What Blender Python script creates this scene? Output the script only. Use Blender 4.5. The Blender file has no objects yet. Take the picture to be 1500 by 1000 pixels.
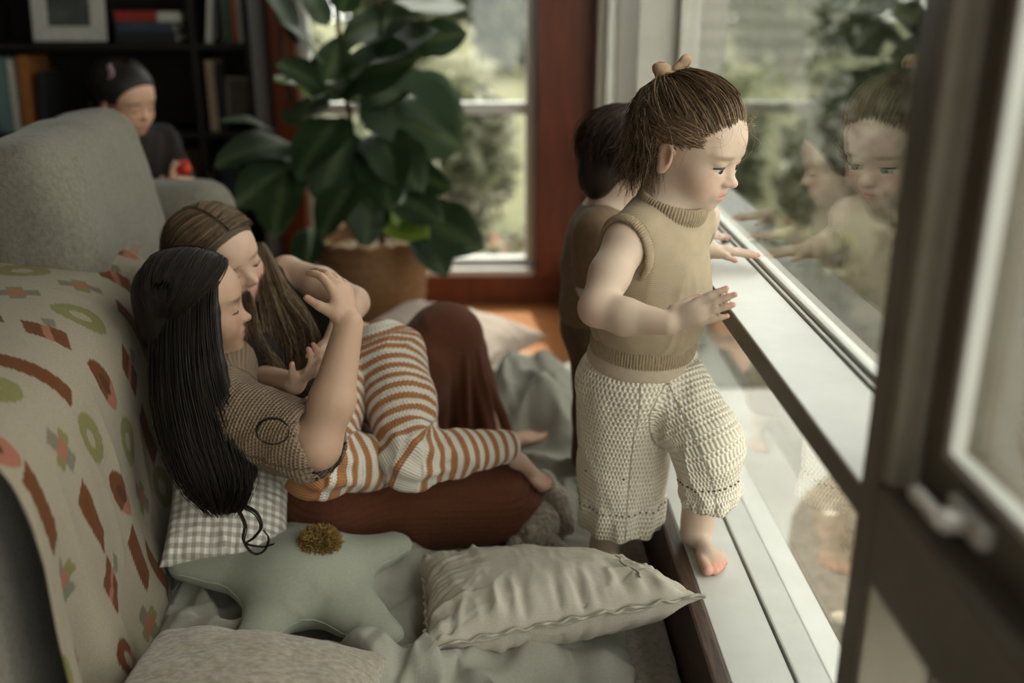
import bpy, bmesh, math, random
import numpy as np
from mathutils import Vector, Matrix

# ------------------------------------------------------------------ camera, world, lights, exposure
SC = bpy.context.scene
COL = SC.collection
PITCH, YAW = math.radians(19.4), math.radians(1.11)
cam_d = bpy.data.cameras.new('camera')
cam_d.sensor_width = 36.0
cam_d.lens = 35.0
cam_d.clip_start = 0.02
cam_d.clip_end = 200
cam_d.dof.use_dof = True
cam_d.dof.focus_distance = 1.60
cam_d.dof.aperture_fstop = 1.5
cam = bpy.data.objects.new('camera', cam_d)
COL.objects.link(cam)
cam.location = (0, 0, 1.16)
cam.rotation_euler = (math.pi / 2 - PITCH, 0, -YAW)
SC.camera = cam

world = bpy.data.worlds.new('sky')
SC.world = world
world.use_nodes = True
wn = world.node_tree.nodes
wn['Background'].inputs['Color'].default_value = (1.0, 0.978, 0.92, 1)
wn['Background'].inputs['Strength'].default_value = 4.2

sun_d = bpy.data.lights.new('sun', 'SUN')
sun_d.energy = 5.5
sun_d.angle = math.radians(0.6)
sun_d.color = (1.0, 0.955, 0.875)
sun = bpy.data.objects.new('sun', sun_d)
COL.objects.link(sun)
SUN_DIR = Vector((-0.06, 0.55, 0.82)).normalized()      # towards the sun
sun.rotation_euler = SUN_DIR.to_track_quat('Z', 'Y').to_euler()

def portal(name, loc, rot, sx, sy):
    # sampling aid over a window opening; gives off no light of its own
    d = bpy.data.lights.new(name, 'AREA')
    d.shape = 'RECTANGLE'
    d.size, d.size_y = sx, sy
    d.cycles.is_portal = True
    o = bpy.data.objects.new(name, d)
    o.location, o.rotation_euler = loc, rot
    COL.objects.link(o)
portal('portal_side', (0.56, 1.2, 1.25), (0, math.pi / 2, 0), 2.3, 5.1)
portal('portal_front', (0.06, -1.46, 1.25), (math.pi / 2, 0, 0), 0.55, 2.05)
portal('portal_back', (-0.27, 3.92, 1.1), (-math.pi / 2, 0, 0), 0.9, 2.1)

vs = SC.view_settings
vs.view_transform = 'Standard'
vs.look = 'None'
vs.exposure = 0.14
vs.gamma = 1.0
vs.use_curve_mapping = False

rnd = random.Random(7)
nr = np.random.RandomState(11)

# ------------------------------------------------------------------ object helpers
def tag(o, label=None, cat=None, group=None, kind=None):
    if label: o['label'] = label
    if cat: o['category'] = cat
    if group: o['group'] = group
    if kind: o['kind'] = kind
    return o

def link(o, parent=None):
    COL.objects.link(o)
    if parent is not None:
        o.parent = parent
        if o.matrix_parent_inverse:
            o.matrix_parent_inverse = parent_world(parent).inverted()
    return o

def parent_world(o):
    m = o.matrix_basis.copy()
    if o.parent is not None:
        m = parent_world(o.parent) @ o.matrix_parent_inverse @ m
    return m

def empty(name, loc, rotz=0.0):
    o = bpy.data.objects.new(name, None)
    o.empty_display_size = 0.05
    o.location = loc
    o.rotation_euler = (0, 0, rotz)
    COL.objects.link(o)
    return o

def mesh_obj(name, v, f, mat, parent=None, col=None, uv=None, smooth=True, mats=None, fmat=None):
    """one mesh object in world coordinates from numpy verts and quad / tri faces (or a list of arrays)"""
    v = np.asarray(v, dtype=np.float32)
    me = bpy.data.meshes.new(name)
    fl = [np.asarray(a, dtype=np.int32) for a in (f if isinstance(f, list) and isinstance(f[0], np.ndarray) else [f]) if len(a)]
    me.vertices.add(len(v))
    me.vertices.foreach_set('co', v.ravel())
    nl = sum(a.size for a in fl)
    npoly = sum(len(a) for a in fl)
    me.loops.add(nl)
    me.polygons.add(npoly)
    li = np.concatenate([a.ravel() for a in fl])
    me.loops.foreach_set('vertex_index', li)
    tot = np.concatenate([np.full(len(a), a.shape[1], np.int32) for a in fl])
    st = np.concatenate([[0], np.cumsum(tot)[:-1]]).astype(np.int32)
    me.polygons.foreach_set('loop_start', st)
    me.polygons.foreach_set('loop_total', tot)
    me.polygons.foreach_set('use_smooth', np.full(npoly, smooth, dtype=bool))
    if fmat is not None:
        me.polygons.foreach_set('material_index', np.asarray(fmat, np.int32))
    me.update(calc_edges=True)
    if col is not None:
        a = me.color_attributes.new('Col', 'FLOAT_COLOR', 'POINT')
        c = np.ones((len(v), 4), np.float32)
        c[:, :3] = col
        a.data.foreach_set('color', c.ravel())
    if uv is not None:
        u = me.uv_layers.new(name='UVMap')
        u.data.foreach_set('uv', np.asarray(uv, np.float32)[li].ravel())
    for m in (mats or [mat]):
        me.materials.append(m)
    o = bpy.data.objects.new(name, me)
    return link(o, parent)

def bm_obj(name, bm, mat, parent=None, smooth=False, mats=None):
    me = bpy.data.meshes.new(name)
    bm.normal_update()
    bm.to_mesh(me)
    bm.free()
    for m in (mats or [mat]):
        me.materials.append(m)
    for p in me.polygons:
        p.use_smooth = smooth
    o = bpy.data.objects.new(name, me)
    return link(o, parent)

def bm_box(bm, x0, x1, y0, y1, z0, z1, bev=0.0, M=None, mi=0, seg=2):
    r = bmesh.ops.create_cube(bm, size=1.0)
    vs_ = r['verts']
    for v in vs_:
        v.co = Vector(((x0 + x1) / 2 + v.co.x * (x1 - x0), (y0 + y1) / 2 + v.co.y * (y1 - y0), (z0 + z1) / 2 + v.co.z * (z1 - z0)))
    fs = set(f for v in vs_ for f in v.link_faces)
    if bev > 0:
        es = set(e for v in vs_ for e in v.link_edges)
        r2 = bmesh.ops.bevel(bm, geom=list(es), offset=bev, segments=seg, affect='EDGES', profile=0.6)
        vs_ = list(set(v for f in r2['faces'] for v in f.verts) | set(v for v in vs_ if v.is_valid))
        fs = set(f for v in vs_ for f in v.link_faces)
    for f in fs:
        f.material_index = mi
    if M is not None:
        for v in vs_:
            v.co = M @ v.co
    return vs_

def box(name, x0, x1, y0, y1, z0, z1, mat, parent=None, bev=0.003):
    bm = bmesh.new()
    bm_box(bm, x0, x1, y0, y1, z0, z1, bev)
    return bm_obj(name, bm, mat, parent)

def struct(o):
    o['kind'] = 'structure'
    return o

# ------------------------------------------------------------------ materials
def new_mat(name):
    m = bpy.data.materials.new(name)
    m.use_nodes = True
    nt = m.node_tree
    return m, nt, nt.nodes['Principled BSDF']

def N(nt, t, **kw):
    n = nt.nodes.new(t)
    for k, v in kw.items():
        if k in n.inputs.keys():
            n.inputs[k].default_value = v
        else:
            setattr(n, k, v)
    return n

def fabric(name, c, c2=None, rough=0.9, scale=60, bump=0.2, weave=0, sheen=0.06, vcol=False, dist=0.002, detail=4, stretch=None, coord='Object', spec=0.2):
    """cloth, paint, wood, plaster: two-tone noise colour, noise bump and optional woven bump"""
    m, nt, b = new_mat(name)
    L = nt.links.new
    tc = N(nt, 'ShaderNodeTexCoord')
    vec = tc.outputs[coord]
    if stretch:
        mp = N(nt, 'ShaderNodeMapping')
        mp.inputs['Scale'].default_value = stretch
        L(vec, mp.inputs['Vector'])
        vec = mp.outputs['Vector']
    no = N(nt, 'ShaderNodeTexNoise', Scale=scale, Detail=detail, Roughness=0.6)
    L(vec, no.inputs['Vector'])
    if vcol:
        at_ = N(nt, 'ShaderNodeVertexColor', layer_name='Col')
        mx = N(nt, 'ShaderNodeMix', data_type='RGBA', blend_type='MULTIPLY')
        mx.inputs['Factor'].default_value = 1.0
        L(at_.outputs['Color'], mx.inputs['A'])
        rp = N(nt, 'ShaderNodeMapRange')
        rp.inputs['To Min'].default_value, rp.inputs['To Max'].default_value = 0.78, 1.2
        L(no.outputs['Fac'], rp.inputs['Value'])
        L(rp.outputs['Result'], mx.inputs['B'])
        L(mx.outputs['Result'], b.inputs['Base Color'])
    else:
        c2 = c2 or tuple(x * 0.75 for x in c)
        mx = N(nt, 'ShaderNodeMix', data_type='RGBA')
        mx.inputs['A'].default_value = (*c2, 1)
        mx.inputs['B'].default_value = (*c, 1)
        rp = N(nt, 'ShaderNodeMapRange')
        rp.inputs['From Min'].default_value, rp.inputs['From Max'].default_value = 0.3, 0.7
        L(no.outputs['Fac'], rp.inputs['Value'])
        L(rp.outputs['Result'], mx.inputs['Factor'])
        L(mx.outputs['Result'], b.inputs['Base Color'])
    b.inputs['Roughness'].default_value = rough
    b.inputs['Specular IOR Level'].default_value = spec
    if sheen:
        b.inputs['Sheen Weight'].default_value = sheen
        b.inputs['Sheen Roughness'].default_value = 0.5
    h = no.outputs['Fac']
    if weave:
        w1 = N(nt, 'ShaderNodeTexWave', wave_type='BANDS', bands_direction='DIAGONAL', Scale=weave, Distortion=1.5)
        w2 = N(nt, 'ShaderNodeTexWave', wave_type='BANDS', bands_direction='Z', Scale=weave * 1.1, Distortion=1.5)
        for w in (w1, w2):
            L(tc.outputs[coord], w.inputs['Vector'])
        ad = N(nt, 'ShaderNodeMath', operation='ADD')
        L(w1.outputs['Fac'], ad.inputs[0]); L(w2.outputs['Fac'], ad.inputs[1])
        a2 = N(nt, 'ShaderNodeMath', operation='ADD')
        L(ad.outputs[0], a2.inputs[0]); L(h, a2.inputs[1])
        h = a2.outputs[0]
    if bump:
        bp = N(nt, 'ShaderNodeBump', Strength=bump, Distance=dist)
        L(h, bp.inputs['Height'])
        L(bp.outputs['Normal'], b.inputs['Normal'])
    return m

def plain(name, c, rough=0.5, metal=0.0, spec=0.4, emit=None):
    m, nt, b = new_mat(name)
    no = N(nt, 'ShaderNodeTexNoise', Scale=25.0, Detail=3.0)
    mx = N(nt, 'ShaderNodeMix', data_type='RGBA')
    mx.inputs['A'].default_value = (*[x * 0.85 for x in c], 1)
    mx.inputs['B'].default_value = (*[min(1, x * 1.1) for x in c], 1)
    nt.links.new(no.outputs['Fac'], mx.inputs['Factor'])
    nt.links.new(mx.outputs['Result'], b.inputs['Base Color'])
    b.inputs['Roughness'].default_value = rough
    b.inputs['Metallic'].default_value = metal
    b.inputs['Specular IOR Level'].default_value = spec
    return m

def glass_mat():
    m, nt, b = new_mat('window glass')
    nt.nodes.remove(b)
    out = nt.nodes['Material Output']
    L = nt.links.new
    tr = N(nt, 'ShaderNodeBsdfTransparent'); tr.inputs['Color'].default_value = (0.93, 0.95, 0.93, 1)
    gl = N(nt, 'ShaderNodeBsdfGlossy'); gl.inputs['Roughness'].default_value = 0.0
    gl.inputs['Color'].default_value = (1, 1, 1, 1)
    ge = N(nt, 'ShaderNodeNewGeometry')                       # same reflectance on either face of the thin pane
    ir = N(nt, 'ShaderNodeMapRange'); ir.inputs['To Min'].default_value, ir.inputs['To Max'].default_value = 1.5, 1 / 1.5
    L(ge.outputs['Backfacing'], ir.inputs['Value'])
    fr = N(nt, 'ShaderNodeFresnel'); L(ir.outputs['Result'], fr.inputs['IOR'])
    mu = N(nt, 'ShaderNodeMath', operation='MULTIPLY', use_clamp=True); mu.inputs[1].default_value = 0.95
    L(fr.outputs[0], mu.inputs[0])
    mx = N(nt, 'ShaderNodeMixShader')
    L(mu.outputs[0], mx.inputs[0]); L(tr.outputs[0], mx.inputs[1]); L(gl.outputs[0], mx.inputs[2])
    # faint dust and smears on the pane
    df = N(nt, 'ShaderNodeBsdfDiffuse'); df.inputs['Color'].default_value = (0.75, 0.73, 0.66, 1)
    tc = N(nt, 'ShaderNodeTexCoord')
    mp = N(nt, 'ShaderNodeMapping'); mp.inputs['Scale'].default_value = (1, 9, 2.2)
    L(tc.outputs['Object'], mp.inputs['Vector'])
    no = N(nt, 'ShaderNodeTexNoise', Scale=5.0, Detail=7.0, Roughness=0.7)
    L(mp.outputs['Vector'], no.inputs['Vector'])
    rp = N(nt, 'ShaderNodeMapRange')
    rp.inputs['From Min'].default_value, rp.inputs['From Max'].default_value = 0.42, 0.8
    rp.inputs['To Min'].default_value, rp.inputs['To Max'].default_value = 0.003, 0.02
    L(no.outputs['Fac'], rp.inputs['Value'])
    m2 = N(nt, 'ShaderNodeMixShader')
    L(rp.outputs['Result'], m2.inputs[0]); L(mx.outputs[0], m2.inputs[1]); L(df.outputs[0], m2.inputs[2])
    L(m2.outputs[0], out.inputs['Surface'])
    return m

M_WHITE = fabric('white gloss paint', (0.53, 0.525, 0.49), (0.47, 0.465, 0.43), rough=0.35, scale=14, bump=0.15, sheen=0, dist=0.001, spec=0.5)
M_TAUPE = fabric('taupe frame paint', (0.135, 0.115, 0.085), (0.11, 0.093, 0.068), rough=0.45, scale=18, bump=0.15, sheen=0, dist=0.001, spec=0.4)
M_STONE = fabric('pale stone paint', (0.52, 0.50, 0.44), (0.46, 0.44, 0.385), rough=0.5, scale=18, bump=0.12, sheen=0, dist=0.001)
M_REDWOOD = fabric('red stained wood', (0.15, 0.034, 0.012), (0.075, 0.017, 0.007), rough=0.38, scale=9, bump=0.25, sheen=0, stretch=(6, 6, 0.7), spec=0.4)
M_DARKWOOD = fabric('worn dark wood', (0.075, 0.038, 0.022), (0.028, 0.014, 0.009), rough=0.45, scale=22, bump=0.4, sheen=0, stretch=(6, 0.8, 6), spec=0.4)
M_PLANK = fabric('honey floorboards', (0.48, 0.20, 0.066), (0.34, 0.13, 0.042), rough=0.3, scale=14, bump=0.1, sheen=0, stretch=(0.7, 8, 8), spec=0.5)
M_WALLDARK = fabric('dark green wall', (0.035, 0.04, 0.034), (0.028, 0.031, 0.027), rough=0.8, scale=30, bump=0.1, sheen=0)
M_WALL = fabric('warm grey plaster', (0.16, 0.15, 0.13), (0.14, 0.13, 0.115), rough=0.85, scale=30, bump=0.1, sheen=0)
M_CEIL = fabric('ceiling plaster', (0.20, 0.19, 0.17), (0.18, 0.17, 0.15), rough=0.9, scale=30, bump=0.1, sheen=0)
M_GLASS = glass_mat()
# ------------------------------------------------------------------ implicit surface modelling (bodies, clothes, toys)
def A(*p):
    return np.array(p, dtype=np.float64)

def unit(v):
    v = np.asarray(v, float)
    return v / max(np.linalg.norm(v), 1e-9)

def frame(xdir, zhint=(0, 0, 1)):
    """rotation with columns x (forward), y (left), z (up)"""
    x = unit(xdir); y = unit(np.cross(zhint, x)); z = np.cross(x, y)
    return np.stack([x, y, z], 1)

class RC:                                                     # tapered capsule
    def __init__(s, a, b, r1, r2=None, k=0.01, op='u'):
        s.a, s.b, s.r1, s.r2, s.k, s.op = np.array(a, float), np.array(b, float), r1, r1 if r2 is None else r2, k, op
        R = max(s.r1, s.r2)
        s.lo, s.hi = np.minimum(s.a, s.b) - R, np.maximum(s.a, s.b) + R
    def d(s, P):
        ab = s.b - s.a
        q = P - s.a
        t = np.clip((q @ ab) / max(ab @ ab, 1e-12), 0, 1)
        return np.linalg.norm(q - t[..., None] * ab, axis=-1) - (s.r1 + (s.r2 - s.r1) * t)

class EL:                                                     # rotated ellipsoid
    def __init__(s, c, r, R=None, k=0.01, op='u'):
        s.c, s.r, s.R, s.k, s.op = np.array(c, float), np.array(r, float) * np.ones(3), np.eye(3) if R is None else R, k, op
        e = np.sqrt(((s.R * s.r) ** 2).sum(1))
        s.lo, s.hi = s.c - e, s.c + e
    def d(s, P):
        q = (P - s.c) @ s.R
        k0 = np.linalg.norm(q / s.r, axis=-1)
        k1 = np.linalg.norm(q / (s.r * s.r), axis=-1)
        return k0 * (k0 - 1) / np.maximum(k1, 1e-9)

class BX:                                                     # rotated rounded box
    def __init__(s, c, h, R=None, rd=0.01, k=0.01, op='u'):
        s.c, s.h, s.R, s.rd, s.k, s.op = np.array(c, float), np.array(h, float), np.eye(3) if R is None else R, rd, k, op
        e = (np.abs(s.R) * s.h).sum(1)
        s.lo, s.hi = s.c - e, s.c + e
    def d(s, P):
        q = np.abs((P - s.c) @ s.R) - (s.h - s.rd)
        return np.linalg.norm(np.maximum(q, 0), axis=-1) + np.minimum(q.max(-1), 0) - s.rd

class TR:                                                     # elliptical torus, axis = R z
    def __init__(s, c, R, ra, rb, r, k=0.004, op='u', flat=1.0):
        s.c, s.R, s.ra, s.rb, s.r, s.k, s.op, s.flat = np.array(c, float), R, ra, rb, r, k, op, flat
        m = max(ra, rb) + max(r, r * flat)
        s.lo, s.hi = s.c - m, s.c + m
    def d(s, P):
        q = (P - s.c) @ s.R
        sc = np.sqrt((q[..., 0] / s.ra) ** 2 + (q[..., 1] / s.rb) ** 2)
        rr = np.hypot(q[..., 0], q[..., 1])
        return np.hypot(rr - rr / np.maximum(sc, 1e-6), q[..., 2] / s.flat) - s.r

def chain(pts, rad, k=0.01):
    return [RC(pts[i], pts[i + 1], rad[i], rad[i + 1], k) for i in range(len(pts) - 1)]

def field(prims, res):
    lo = np.min([p.lo for p in prims if p.op == 'u'], 0) - 4 * res
    hi = np.max([p.hi for p in prims if p.op == 'u'], 0) + 4 * res
    n = np.ceil((hi - lo) / res).astype(int) + 1
    F = np.full(n, 0.5, np.float32)
    ax = [lo[i] + res * np.arange(n[i]) for i in range(3)]
    for p in prims:
        m = p.k + 4 * res
        s = [slice(max(0, int((p.lo[i] - m - lo[i]) / res)), min(n[i], int((p.hi[i] + m - lo[i]) / res) + 2)) for i in range(3)]
        if any(q.stop <= q.start for q in s):
            continue
        P = np.stack(np.meshgrid(ax[0][s[0]], ax[1][s[1]], ax[2][s[2]], indexing='ij'), -1)
        d = p.d(P)
        a = F[s[0], s[1], s[2]]
        k = max(p.k, 1e-5)
        if p.op == 'u':
            h = np.clip(0.5 + 0.5 * (a - d) / k, 0, 1)
            F[s[0], s[1], s[2]] = a * (1 - h) + d * h - k * h * (1 - h)
        else:
            h = np.clip(0.5 - 0.5 * (a + d) / k, 0, 1)
            F[s[0], s[1], s[2]] = a * (1 - h) - d * h + k * h * (1 - h)
    return F, lo

def surface(prims, res, smooth=2):
    F, lo = field(prims, res)
    S = F < 0
    nx, ny, nz = F.shape
    cnt = np.zeros((nx - 1, ny - 1, nz - 1), np.int8)
    for dx in (0, 1):
        for dy in (0, 1):
            for dz in (0, 1):
                cnt += S[dx:nx - 1 + dx, dy:ny - 1 + dy, dz:nz - 1 + dz]
    act = (cnt > 0) & (cnt < 8)
    I = np.argwhere(act)
    idx = np.full(act.shape, -1, np.int32)
    idx[act] = np.arange(len(I))
    acc = np.zeros((len(I), 3)); num = np.zeros(len(I))
    cr = [(a, b, c) for a in (0, 1) for b in (0, 1) for c in (0, 1)]
    val = {c: F[I[:, 0] + c[0], I[:, 1] + c[1], I[:, 2] + c[2]] for c in cr}
    for c in cr:
        for axi in range(3):
            if c[axi] == 0:
                e = list(c); e[axi] = 1; e = tuple(e)
                f0, f1 = val[c], val[e]
                m = (f0 < 0) != (f1 < 0)
                t = np.where(m, f0 / np.where(m, f0 - f1, 1), 0)
                p = np.array(c, float)[None].repeat(len(I), 0)
                p[:, axi] += t
                acc += p * m[:, None]; num += m
    V = (I + acc / num[:, None]) * res + lo
    Q = []
    for axi in range(3):
        o = [i for i in range(3) if i != axi]
        sl0 = [slice(1, -1)] * 3; sl1 = [slice(1, -1)] * 3
        sl0[axi] = slice(0, -1); sl1[axi] = slice(1, None)
        s0, s1 = S[tuple(sl0)], S[tuple(sl1)]
        E = np.argwhere(s0 != s1)
        st = s0[s0 != s1]
        base = E.copy()
        for i in o:
            base[:, i] += 1
        def cell(da, db):
            b = base.copy(); b[:, o[0]] -= da; b[:, o[1]] -= db
            return idx[b[:, 0], b[:, 1], b[:, 2]]
        q = np.stack([cell(1, 1), cell(0, 1), cell(0, 0), cell(1, 0)], 1)
        flip = st if axi != 1 else ~st
        q[~flip] = q[~flip][:, ::-1]
        Q.append(q)
    Q = np.concatenate(Q)
    Q = Q[(Q >= 0).all(1)]
    return (relax(V, Q, smooth) if smooth else V), Q

def relax(V, Q, it=2, w=0.5):
    e = np.concatenate([Q[:, [i, (i + 1) % Q.shape[1]]] for i in range(Q.shape[1])])
    n = np.bincount(e[:, 0], minlength=len(V)) + np.bincount(e[:, 1], minlength=len(V))
    for _ in range(it):
        s = np.stack([np.bincount(e[:, 0], V[e[:, 1], i], len(V)) + np.bincount(e[:, 1], V[e[:, 0], i], len(V)) for i in range(3)], 1)
        V = V * (1 - w) + w * s / np.maximum(n, 1)[:, None]
    return V

def normals(V, Q):
    n = np.cross(V[Q[:, 2]] - V[Q[:, 0]], V[Q[:, 3 % Q.shape[1]]] - V[Q[:, 1]])
    out = np.stack([sum(np.bincount(Q[:, j], n[:, i], len(V)) for j in range(Q.shape[1])) for i in range(3)], 1)
    return out / np.maximum(np.linalg.norm(out, axis=1), 1e-12)[:, None]

def vnoise(P, seed=0):
    P = np.asarray(P, float)
    i = np.floor(P).astype(np.int64); f = P - i
    f = f * f * f * (f * (f * 6 - 15) + 10)
    def h(a, b, c):
        x = (a * 374761393 + b * 668265263 + c * 2147483647 + seed * 974711) & 0xffffffff
        x = ((x ^ (x >> 13)) * 1274126177) & 0xffffffff
        return ((x ^ (x >> 16)) & 0xffff) / 65535.0 * 2 - 1
    r = 0
    for a in (0, 1):
        for b in (0, 1):
            for c in (0, 1):
                w = (f[..., 0] if a else 1 - f[..., 0]) * (f[..., 1] if b else 1 - f[..., 1]) * (f[..., 2] if c else 1 - f[..., 2])
                r = r + w * h(i[..., 0] + a, i[..., 1] + b, i[..., 2] + c)
    return r

def fbm(P, o=3, seed=0):
    return sum(vnoise(P * 2 ** k, seed + k) / 2 ** k for k in range(o))

def folds(P, seed=0, warp=0.8):
    """ridged, warped noise that reads as cloth creases, about -1..1"""
    W = np.stack([vnoise(P * 0.7, seed + 5), vnoise(P * 0.7 + 9.1, seed + 6), vnoise(P * 0.7 + 4.7, seed + 7)], -1)
    n = vnoise(P + warp * W, seed)
    m = vnoise(P * 2.1 + warp * W * 1.5, seed + 3)
    return (1 - 2.2 * np.abs(n)) * 0.75 + (1 - 2 * np.abs(m)) * 0.3

def chain_uv(V, pts, up=(0, 0, 1), ref=(1, 0, 0)):
    """distance along a bent limb and arc around it"""
    best = np.full(len(V), 1e9); u = np.zeros(len(V)); v = np.zeros(len(V)); L = 0
    for i in range(len(pts) - 1):
        a, b = np.array(pts[i], float), np.array(pts[i + 1], float)
        d = b - a; l = np.linalg.norm(d); d = d / l
        q = V - a
        t = q @ d
        tt = t if len(pts) == 2 else np.clip(t, 0 if i else -9, l if i < len(pts) - 2 else l + 9)
        r = q - tt[:, None] * d
        dist = np.linalg.norm(r, axis=1)
        x = unit(np.cross(np.cross(d, ref), d)); y = np.cross(d, x)
        m = dist < best
        best = np.where(m, dist, best)
        u = np.where(m, np.arctan2(r @ y, r @ x), u)
        v = np.where(m, L + tt, v)
        L += l
    return u, v, best

def tubes(P, rad, sides=3, taper=0.35):
    """P (S,n,3) strands -> one mesh of thin tubes; rad scalar or (S,)"""
    S, n, _ = P.shape
    T = np.gradient(P, axis=1)
    T /= np.maximum(np.linalg.norm(T, axis=2, keepdims=True), 1e-9)
    ref = np.where(np.abs(T[..., 2:3]) > 0.9, A(1, 0, 0), A(0, 0, 1))
    X = np.cross(T, ref); X /= np.maximum(np.linalg.norm(X, axis=2, keepdims=True), 1e-9)
    Y = np.cross(T, X)
    r = np.broadcast_to(np.asarray(rad, float).reshape(-1, 1), (S, n)) * (1 - (1 - taper) * np.linspace(0, 1, n)[None] ** 2)
    rings = []
    for k in range(sides):
        a = 2 * math.pi * k / sides
        rings.append(P + r[..., None] * (math.cos(a) * X + math.sin(a) * Y))
    V = np.stack(rings, 2).reshape(-1, 3)
    s_, i_, k_ = np.meshgrid(np.arange(S), np.arange(n - 1), np.arange(sides), indexing='ij')
    k2 = (k_ + 1) % sides
    b = (s_ * n + i_) * sides
    Q = np.stack([b + k_, b + k2, b + sides + k2, b + sides + k_], -1).reshape(-1, 4)
    return V, Q

def merge(parts):
    """[(V,Q,col or None)] of quads -> V,Q,col"""
    o = 0; VV, QQ, CC = [], [], []
    for V, Q, c in parts:
        VV.append(V); QQ.append(Q + o); CC.append(np.broadcast_to(c, (len(V), 3))); o += len(V)
    return np.concatenate(VV), np.concatenate(QQ), np.concatenate(CC)

# ------------------------------------------------------------------ people
def skin_mat(name, rough=0.5):
    m, nt, b = new_mat(name)
    L = nt.links.new
    at_ = N(nt, 'ShaderNodeVertexColor', layer_name='Col')
    tc = N(nt, 'ShaderNodeTexCoord')
    no = N(nt, 'ShaderNodeTexNoise', Scale=45.0, Detail=4.0)
    L(tc.outputs['Object'], no.inputs['Vector'])
    rp = N(nt, 'ShaderNodeMapRange'); rp.inputs['To Min'].default_value, rp.inputs['To Max'].default_value = 0.92, 1.08
    L(no.outputs['Fac'], rp.inputs['Value'])
    mx = N(nt, 'ShaderNodeMix', data_type='RGBA', blend_type='MULTIPLY'); mx.inputs['Factor'].default_value = 1.0
    L(at_.outputs['Color'], mx.inputs['A']); L(rp.outputs['Result'], mx.inputs['B'])
    L(mx.outputs['Result'], b.inputs['Base Color'])
    b.inputs['Roughness'].default_value = rough
    b.inputs['Specular IOR Level'].default_value = 0.3
    b.inputs['Subsurface Weight'].default_value = 0.12
    b.inputs['Subsurface Radius'].default_value = (0.012, 0.005, 0.003)
    b.inputs['Subsurface Scale'].default_value = 1.0
    return m

def hair_mat(name, rough=0.5):
    m, nt, b = new_mat(name)
    at_ = N(nt, 'ShaderNodeVertexColor', layer_name='Col')
    nt.links.new(at_.outputs['Color'], b.inputs['Base Color'])
    b.inputs['Roughness'].default_value = rough
    b.inputs['Specular IOR Level'].default_value = 0.22
    return m

M_SKIN = skin_mat('skin')
M_HAIR = hair_mat('hair')
M_EYE = hair_mat('eye', 0.12)

class Head:
    """head frame: x forward, y to the person's left, z up; one unit is the chin to crown height"""
    def __init__(s, c, fwd, s_, roll=0.0, up=(0, 0, 1)):
        s.c, s.s = np.array(c, float), s_
        R = frame(fwd, up)
        cr, sr = math.cos(roll), math.sin(roll)
        s.R = R @ np.array([[1, 0, 0], [0, cr, -sr], [0, sr, cr]])
    def w(s, *p):
        return s.c + s.R @ (np.array(p, float) * s.s)
    def W(s, P):
        return s.c + (np.asarray(P) * s.s) @ s.R.T
    def loc(s, V):
        return ((V - s.c) @ s.R) / s.s
    def el(s, c, r, k=0.05, op='u', rot=None):
        return EL(s.w(*c), np.array(r) * np.ones(3) * s.s, s.R if rot is None else s.R @ rot, k * s.s, op)
    def rc(s, a, b, r1, r2, k=0.05, op='u'):
        return RC(s.w(*a), s.w(*b), r1 * s.s, r2 * s.s, k * s.s, op)

def rot_z(a):
    c, s = math.cos(a), math.sin(a)
    return np.array([[c, -s, 0], [s, c, 0], [0, 0, 1.0]])

def rot_y(a):
    c, s = math.cos(a), math.sin(a)
    return np.array([[c, 0, s], [0, 1, 0], [-s, 0, c]])

def rot_x(a):
    c, s = math.cos(a), math.sin(a)
    return np.array([[1, 0, 0], [0, c, -s], [0, s, c]])

def head_prims(h, child=1.0, lid=0.0):
    e, c = h.el, child
    P = [e((-0.07, 0, 0.12), (0.46, 0.375, 0.38), 0.02),
         e((0.13, 0, 0.10), (0.27, 0.295, 0.27), 0.10),
         e((0.13, 0, -0.20), (0.245, 0.255, 0.25), 0.12),
         e((0.20, 0, -0.36), (0.15, 0.13 + 0.02 * c, 0.105), 0.10),
         e((0.285, 0, -0.425), (0.06, 0.07, 0.05), 0.06)]
    for s in (1, -1):
        P += [e((0.215, s * 0.155, -0.19), (0.13, 0.115, 0.135), 0.09),
              e((0.30, s * 0.13, 0.045), (0.075, 0.10, 0.045), 0.06)]
    for s in (1, -1):
        P += [e((0.43, s * 0.135, -0.065), (0.085, 0.08, 0.05), 0.05, 's')]
    for s in (1, -1):                                        # upper and lower lids over the eyeball
        P += [e((0.305, s * 0.135, -0.045 + lid), (0.075, 0.088, 0.048), 0.012),
              e((0.295, s * 0.135, -0.115), (0.072, 0.085, 0.035), 0.03)]
    P += [h.rc((0.345, 0, -0.03), (0.41, 0, -0.165), 0.033, 0.042, 0.05),
          e((0.435, 0, -0.175), (0.045, 0.045, 0.038), 0.03)]
    for s in (1, -1):
        P += [e((0.395, s * 0.046, -0.19), (0.042, 0.032, 0.03), 0.02)]
        P += [e((0.425, s * 0.024, -0.222), (0.02, 0.013, 0.012), 0.012, 's')]
    P += [e((0.345, 0, -0.295), (0.05, 0.100, 0.07), 0.05),
          e((0.380, 0, -0.284), (0.026, 0.066, 0.018), 0.02),
          e((0.370, 0, -0.328), (0.028, 0.055, 0.021), 0.02),
          e((0.412, 0, -0.306), (0.045, 0.085, 0.0065), 0.012, 's')]
    for s in (1, -1):                                        # ears
        rt = rot_z(s * 0.35) @ rot_y(-0.2)
        P += [e((-0.055, s * 0.365, -0.075), (0.085, 0.038, 0.135), 0.03, 'u', rt),
              e((-0.035, s * 0.412, -0.060), (0.050, 0.034, 0.090), 0.012, 's', rt),
              e((-0.055, s * 0.375, -0.185), (0.04, 0.03, 0.045), 0.03, 'u', rt)]
    return P

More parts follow.
